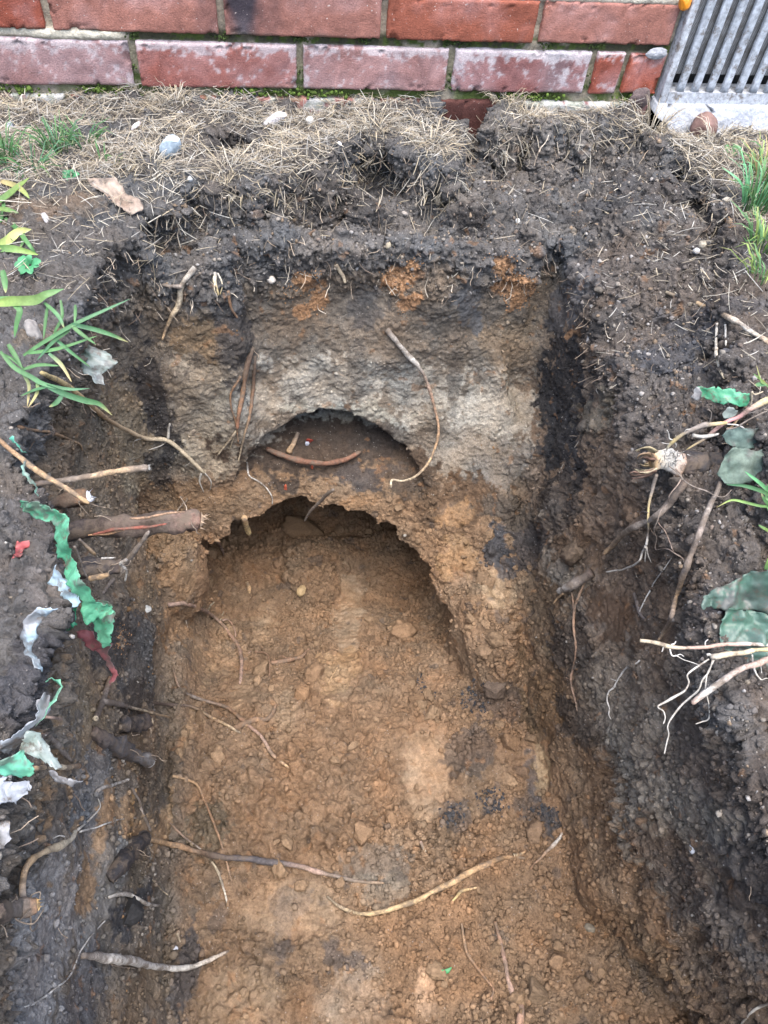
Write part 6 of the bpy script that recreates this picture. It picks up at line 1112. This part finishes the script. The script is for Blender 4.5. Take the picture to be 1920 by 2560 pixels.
# orange clay smears and crumbs
OC_ = [(.29, .165, .088), (.25, .14, .07), (.33, .2, .11)]
def smear(label, fr, pts, r, n, cat='clay', cols=None, name='clay_smear', big=1):
    mb = MB(); pts = np.array(pts, float); c = []; s_ = []; cl_ = []
    for _ in range(int(n * 1.6)):
        p = pts[rng.integers(len(pts))] + rng.normal(size=2) * r * .5; P = hit(fr, *p); c.append(P); s_.append(px2m(fr, r, P) * rng.uniform(.035, .12) * big); cl_.append((cols or OC_)[rng.integers(3)])
    lumps(mb, c, s_, cl_, 0, .4); return tag(mb.build(name, M_LUMP, None, np.mean(c, 0), smooth=False), label, cat)
smear('hook shaped orange clay smear on the upper left of the end face', 'c', [(1280, 95), (1330, 85), (1370, 100), (1300, 130), (1350, 150), (1385, 180), (1375, 210), (1310, 245), (1245, 170)], 42, 130)
smear('orange clay smear with a twig in it at the middle of the end face', 'd', [(20, 80), (60, 95), (90, 90), (130, 35), (30, 120)], 40, 80)
smear('small orange clay patch below the middle smear', 'd', [(95, 210), (125, 195), (140, 170), (85, 235)], 30, 45)
smear('orange clay lump at the top right of the end face', 'd', [(480, 20), (510, 30), (505, 55), (550, 5)], 34, 50)
smear('large crumbly orange clay cluster on the right of the end face', 'd', [(510, 110), (560, 100), (600, 90), (560, 150), (600, 150), (545, 195), (570, 215), (500, 150), (635, 130)], 44, 130)
smear('little orange lump below the grey spade mark', 'd', [(798, 335), (810, 332)], 20, 18)
smear('orange lump on the dark slope beside the tall grass', 'b', [(1490, 955), (1500, 965)], 30, 26)
tag(smear('scattered orange crumbs across the dark slope', 'b', [(1110, 930), (1105, 950), (965, 1020), (930, 1050), (870, 975), (605, 965), (440, 938), (920, 1010)], 15, 30), kind='stuff')
smear('orange clay knot on the left side above the dark patch', 'e', [(530, 520), (540, 560), (520, 590)], 40, 50)
tag(smear('scattered orange crumbs by the fallen pebbles at the right rim', 'd', [(1265, 35), (1310, 120), (1570, 180), (1645, 400), (620, 600), (675, 845), (235, 355), (180, 380), (360, 515)], 14, 26), kind='stuff')
smear('orange clod held by the leaves beside the weed stems', 'm', [(1420, 850), (1440, 860)], 50, 20)
CH_ = [(.04, .041, .045), (.055, .055, .058), (.032, .032, .035)]
for lab, fr, pts, r, n in (('largest heap of charcoal bits in front of the right hollow', 'h', [(455, 130), (480, 115), (500, 150), (440, 160), (470, 170)], 42, 60), ('loose charcoal bits left of the largest heap', 'h', [(300, 170), (290, 200), (320, 215), (270, 230)], 40, 46), ('charcoal bits along the hollow at the right floor edge', 'h', [(620, 190), (680, 180), (720, 200), (735, 240), (700, 190)], 36, 50), ('few charcoal bits near the large right clod', 'f', [(150, 735), (160, 750), (225, 795), (350, 850)], 30, 26), ('charcoal bits above the largest right clod', 'f', [(400, 760), (380, 790), (430, 850), (350, 820)], 42, 40)):
    tag(smear(lab, fr, pts, r, n, 'charcoal', CH_, 'charcoal_bits', 1.8), kind='stuff')
# loose clods of middling size, every one a thing
sel = (FN[:, 2] > .45) & (FC[:, 2] < -.44); sel2 = (FN[:, 2] > .2) & (FC[:, 2] > -.16) & (FC[:, 1] < -.18) & (FC[:, 1] > -.45) & (tz < 0.0)
X1 = sel & (DC[DQ[:, 0]].mean(1) > .095) & ((fbm(FC, 10, 3, 61) + .8 * ss(.05, .3, FC[:, 0]) - .6 * DS[DQ].mean(1)) > .05)
shared = {}
def scatter(mask, n, r0, r1, name, label, cat, group):
    ids = np.where(mask)[0]; p = fa[ids] / fa[ids].sum(); ids = rng.choice(ids, n, p=p, replace=False)
    for i in ids:
        k = int(rng.integers(9)); cm = np.array((.2, .135, .083)) * rng.uniform(.75, 1.15) if r1 > .01 else np.clip(DC[DQ[i, 0]], .01, 1); key = (name, k, int(rng.integers(3)))
        r = r0 + (r1 - r0) * rng.random() ** 2.2
        if key not in shared:
            v, f = clod_mesh(600 + k * 3 + key[2], 3 if r1 > .01 else 2); n_ = fbm(v, 3, 2, 5); v = v * .01; o = MB().add(v, f, cm * (1 + .2 * n_)[:, None]).build(name, M_LUMP, None, (0, 0, 0)); shared[key] = o
        else: o = shared[key].copy(); COL.objects.link(o)
        o.location = Vector(FC[i] + FN[i] * r * .12); o.scale = (r * 100, r * 100 * rng.uniform(.75, 1.1), r * 100 * rng.uniform(.65, 1)); o.rotation_euler = tuple(rng.uniform(0, 6.28, 3)); tag(o, label, cat, group)
scatter(X1, 165, .0055, .0185, 'clay_crumb', 'crumbly brown clay clod loose on the pit floor', 'clod', 'loose clay clods on the pit floor')
scatter(sel2, 45, .003, .0075, 'pebble', 'small pebble or crumb lying on the dark dug slope', 'pebble', 'pebbles on the dark slope')
for o in [o for o in S.objects if o.name.startswith('pebble') and o.get('group')]:
    if o.data.users and not o.data.get('tinted'):
        o.data['tinted'] = 1; a = o.data.color_attributes['Col']; n_ = len(a.data); c = np.array(STN[rng.integers(6)]) * rng.uniform(.35, .85); a.data.foreach_set('color', np.tile(np.r_[c, 1], (n_, 1)).astype(np.float32).ravel()); o.data.materials[0] = M_STONE
# crumbs: uncountable
def crumbs(name, label, mask_w, n, s0, s1, tint, sub=0):
    mb_v = []; v0, f0 = ICO[0]; pr = mask_w * fa; pr = pr / pr.sum(); ids = rng.choice(len(FC), n, p=pr)
    s_ = s0 * (s1 / s0) ** (rng.random(n) ** 2.6)
    V = v0[None] * (1 + .32 * rng.uniform(-1.2, 1, (n, 12, 1))) * s_[:, None, None] * rng.uniform(.7, 1.2, (n, 1, 3))
    P = FC[ids] + FN[ids] * (s_ * .35)[:, None] + (rng.random((n, 3)) - .5) * .002
    V = V + P[:, None]; C = DC[DQ[ids, 0]] * rng.uniform(.75, 1.3, (n, 1))
    if tint is not None:
        t = rng.random(n) < tint[1]; C[t] = np.array(tint[0])[rng.integers(len(tint[0]), size=t.sum())] * rng.uniform(.7, 1.1, (t.sum(), 1))
    F = (np.array(f0)[None] + (np.arange(n) * 12)[:, None, None]).reshape(-1, 3)
    me = bpy.data.meshes.new(name); V = V.reshape(-1, 3); me.vertices.add(len(V)); me.vertices.foreach_set('co', V.astype(np.float32).ravel())
    me.loops.add(len(F) * 3); me.loops.foreach_set('vertex_index', F.astype(np.int32).ravel()); me.polygons.add(len(F)); me.polygons.foreach_set('loop_start', np.arange(0, len(F) * 3, 3, dtype=np.int32)); me.update(calc_edges=True)
    a = me.color_attributes.new('Col', 'FLOAT_COLOR', 'POINT'); a.data.foreach_set('color', np.concatenate([np.repeat(C, 12, 0), np.ones((n * 12, 1))], 1).astype(np.float32).ravel())
    me.materials.append(M_LUMP); o = bpy.data.objects.new(name, me); COL.objects.link(o); tag(o, label, 'soil crumbs', kind='stuff')
dsf = 1 - .93 * DS[DQ].mean(1)
flo = ss(-.42, -.47, FC[:, 2]) * ss(.2, .6, FN[:, 2]) * dsf * (.10 + ss(-.1, .4, fbm(FC, 14, 3, 65) + .5 * ss(.1, .3, FC[:, 0]) + .25 * ss(-.85, -.95, FC[:, 1])))
crumbs('clay_crumbs', 'fine brown clay crumbs spread over the pit floor', flo, 21000, .0008, .0050, None)
upw = ss(-.16, -.08, FC[:, 2]) * dsf * (FC[:, 1] < .0) * (.5 + .5 * (tz < .01)); 
crumbs('soil_crumbs', 'dark topsoil crumbs and grit around the pit edge', upw, 20000, .0007, .0036, (STN, .10))
crumbs('gravel', 'small grey and tan grit over the dark dug slope', upw * (tz < .006) * (FN[:, 2] > .1), 2600, .0010, .0036, (STN, 1.0))
sid = (1 - ss(-.2, -.12, FC[:, 2])) * ss(-.50, -.45, FC[:, 2]) * dsf * (.06 + (.12 + .35 * ss(-.7, -.95, FC[:, 1])) * ss(.3, .38, FC[:, 0]) + .6 * ss(-.1, -.15, FC[:, 0]))
crumbs('side_crumbs', 'soil crumbs clinging to the pit sides', sid, 10000, .0007, .0038, ([(.2, .12, .06), (.25, .23, .2)], .02))
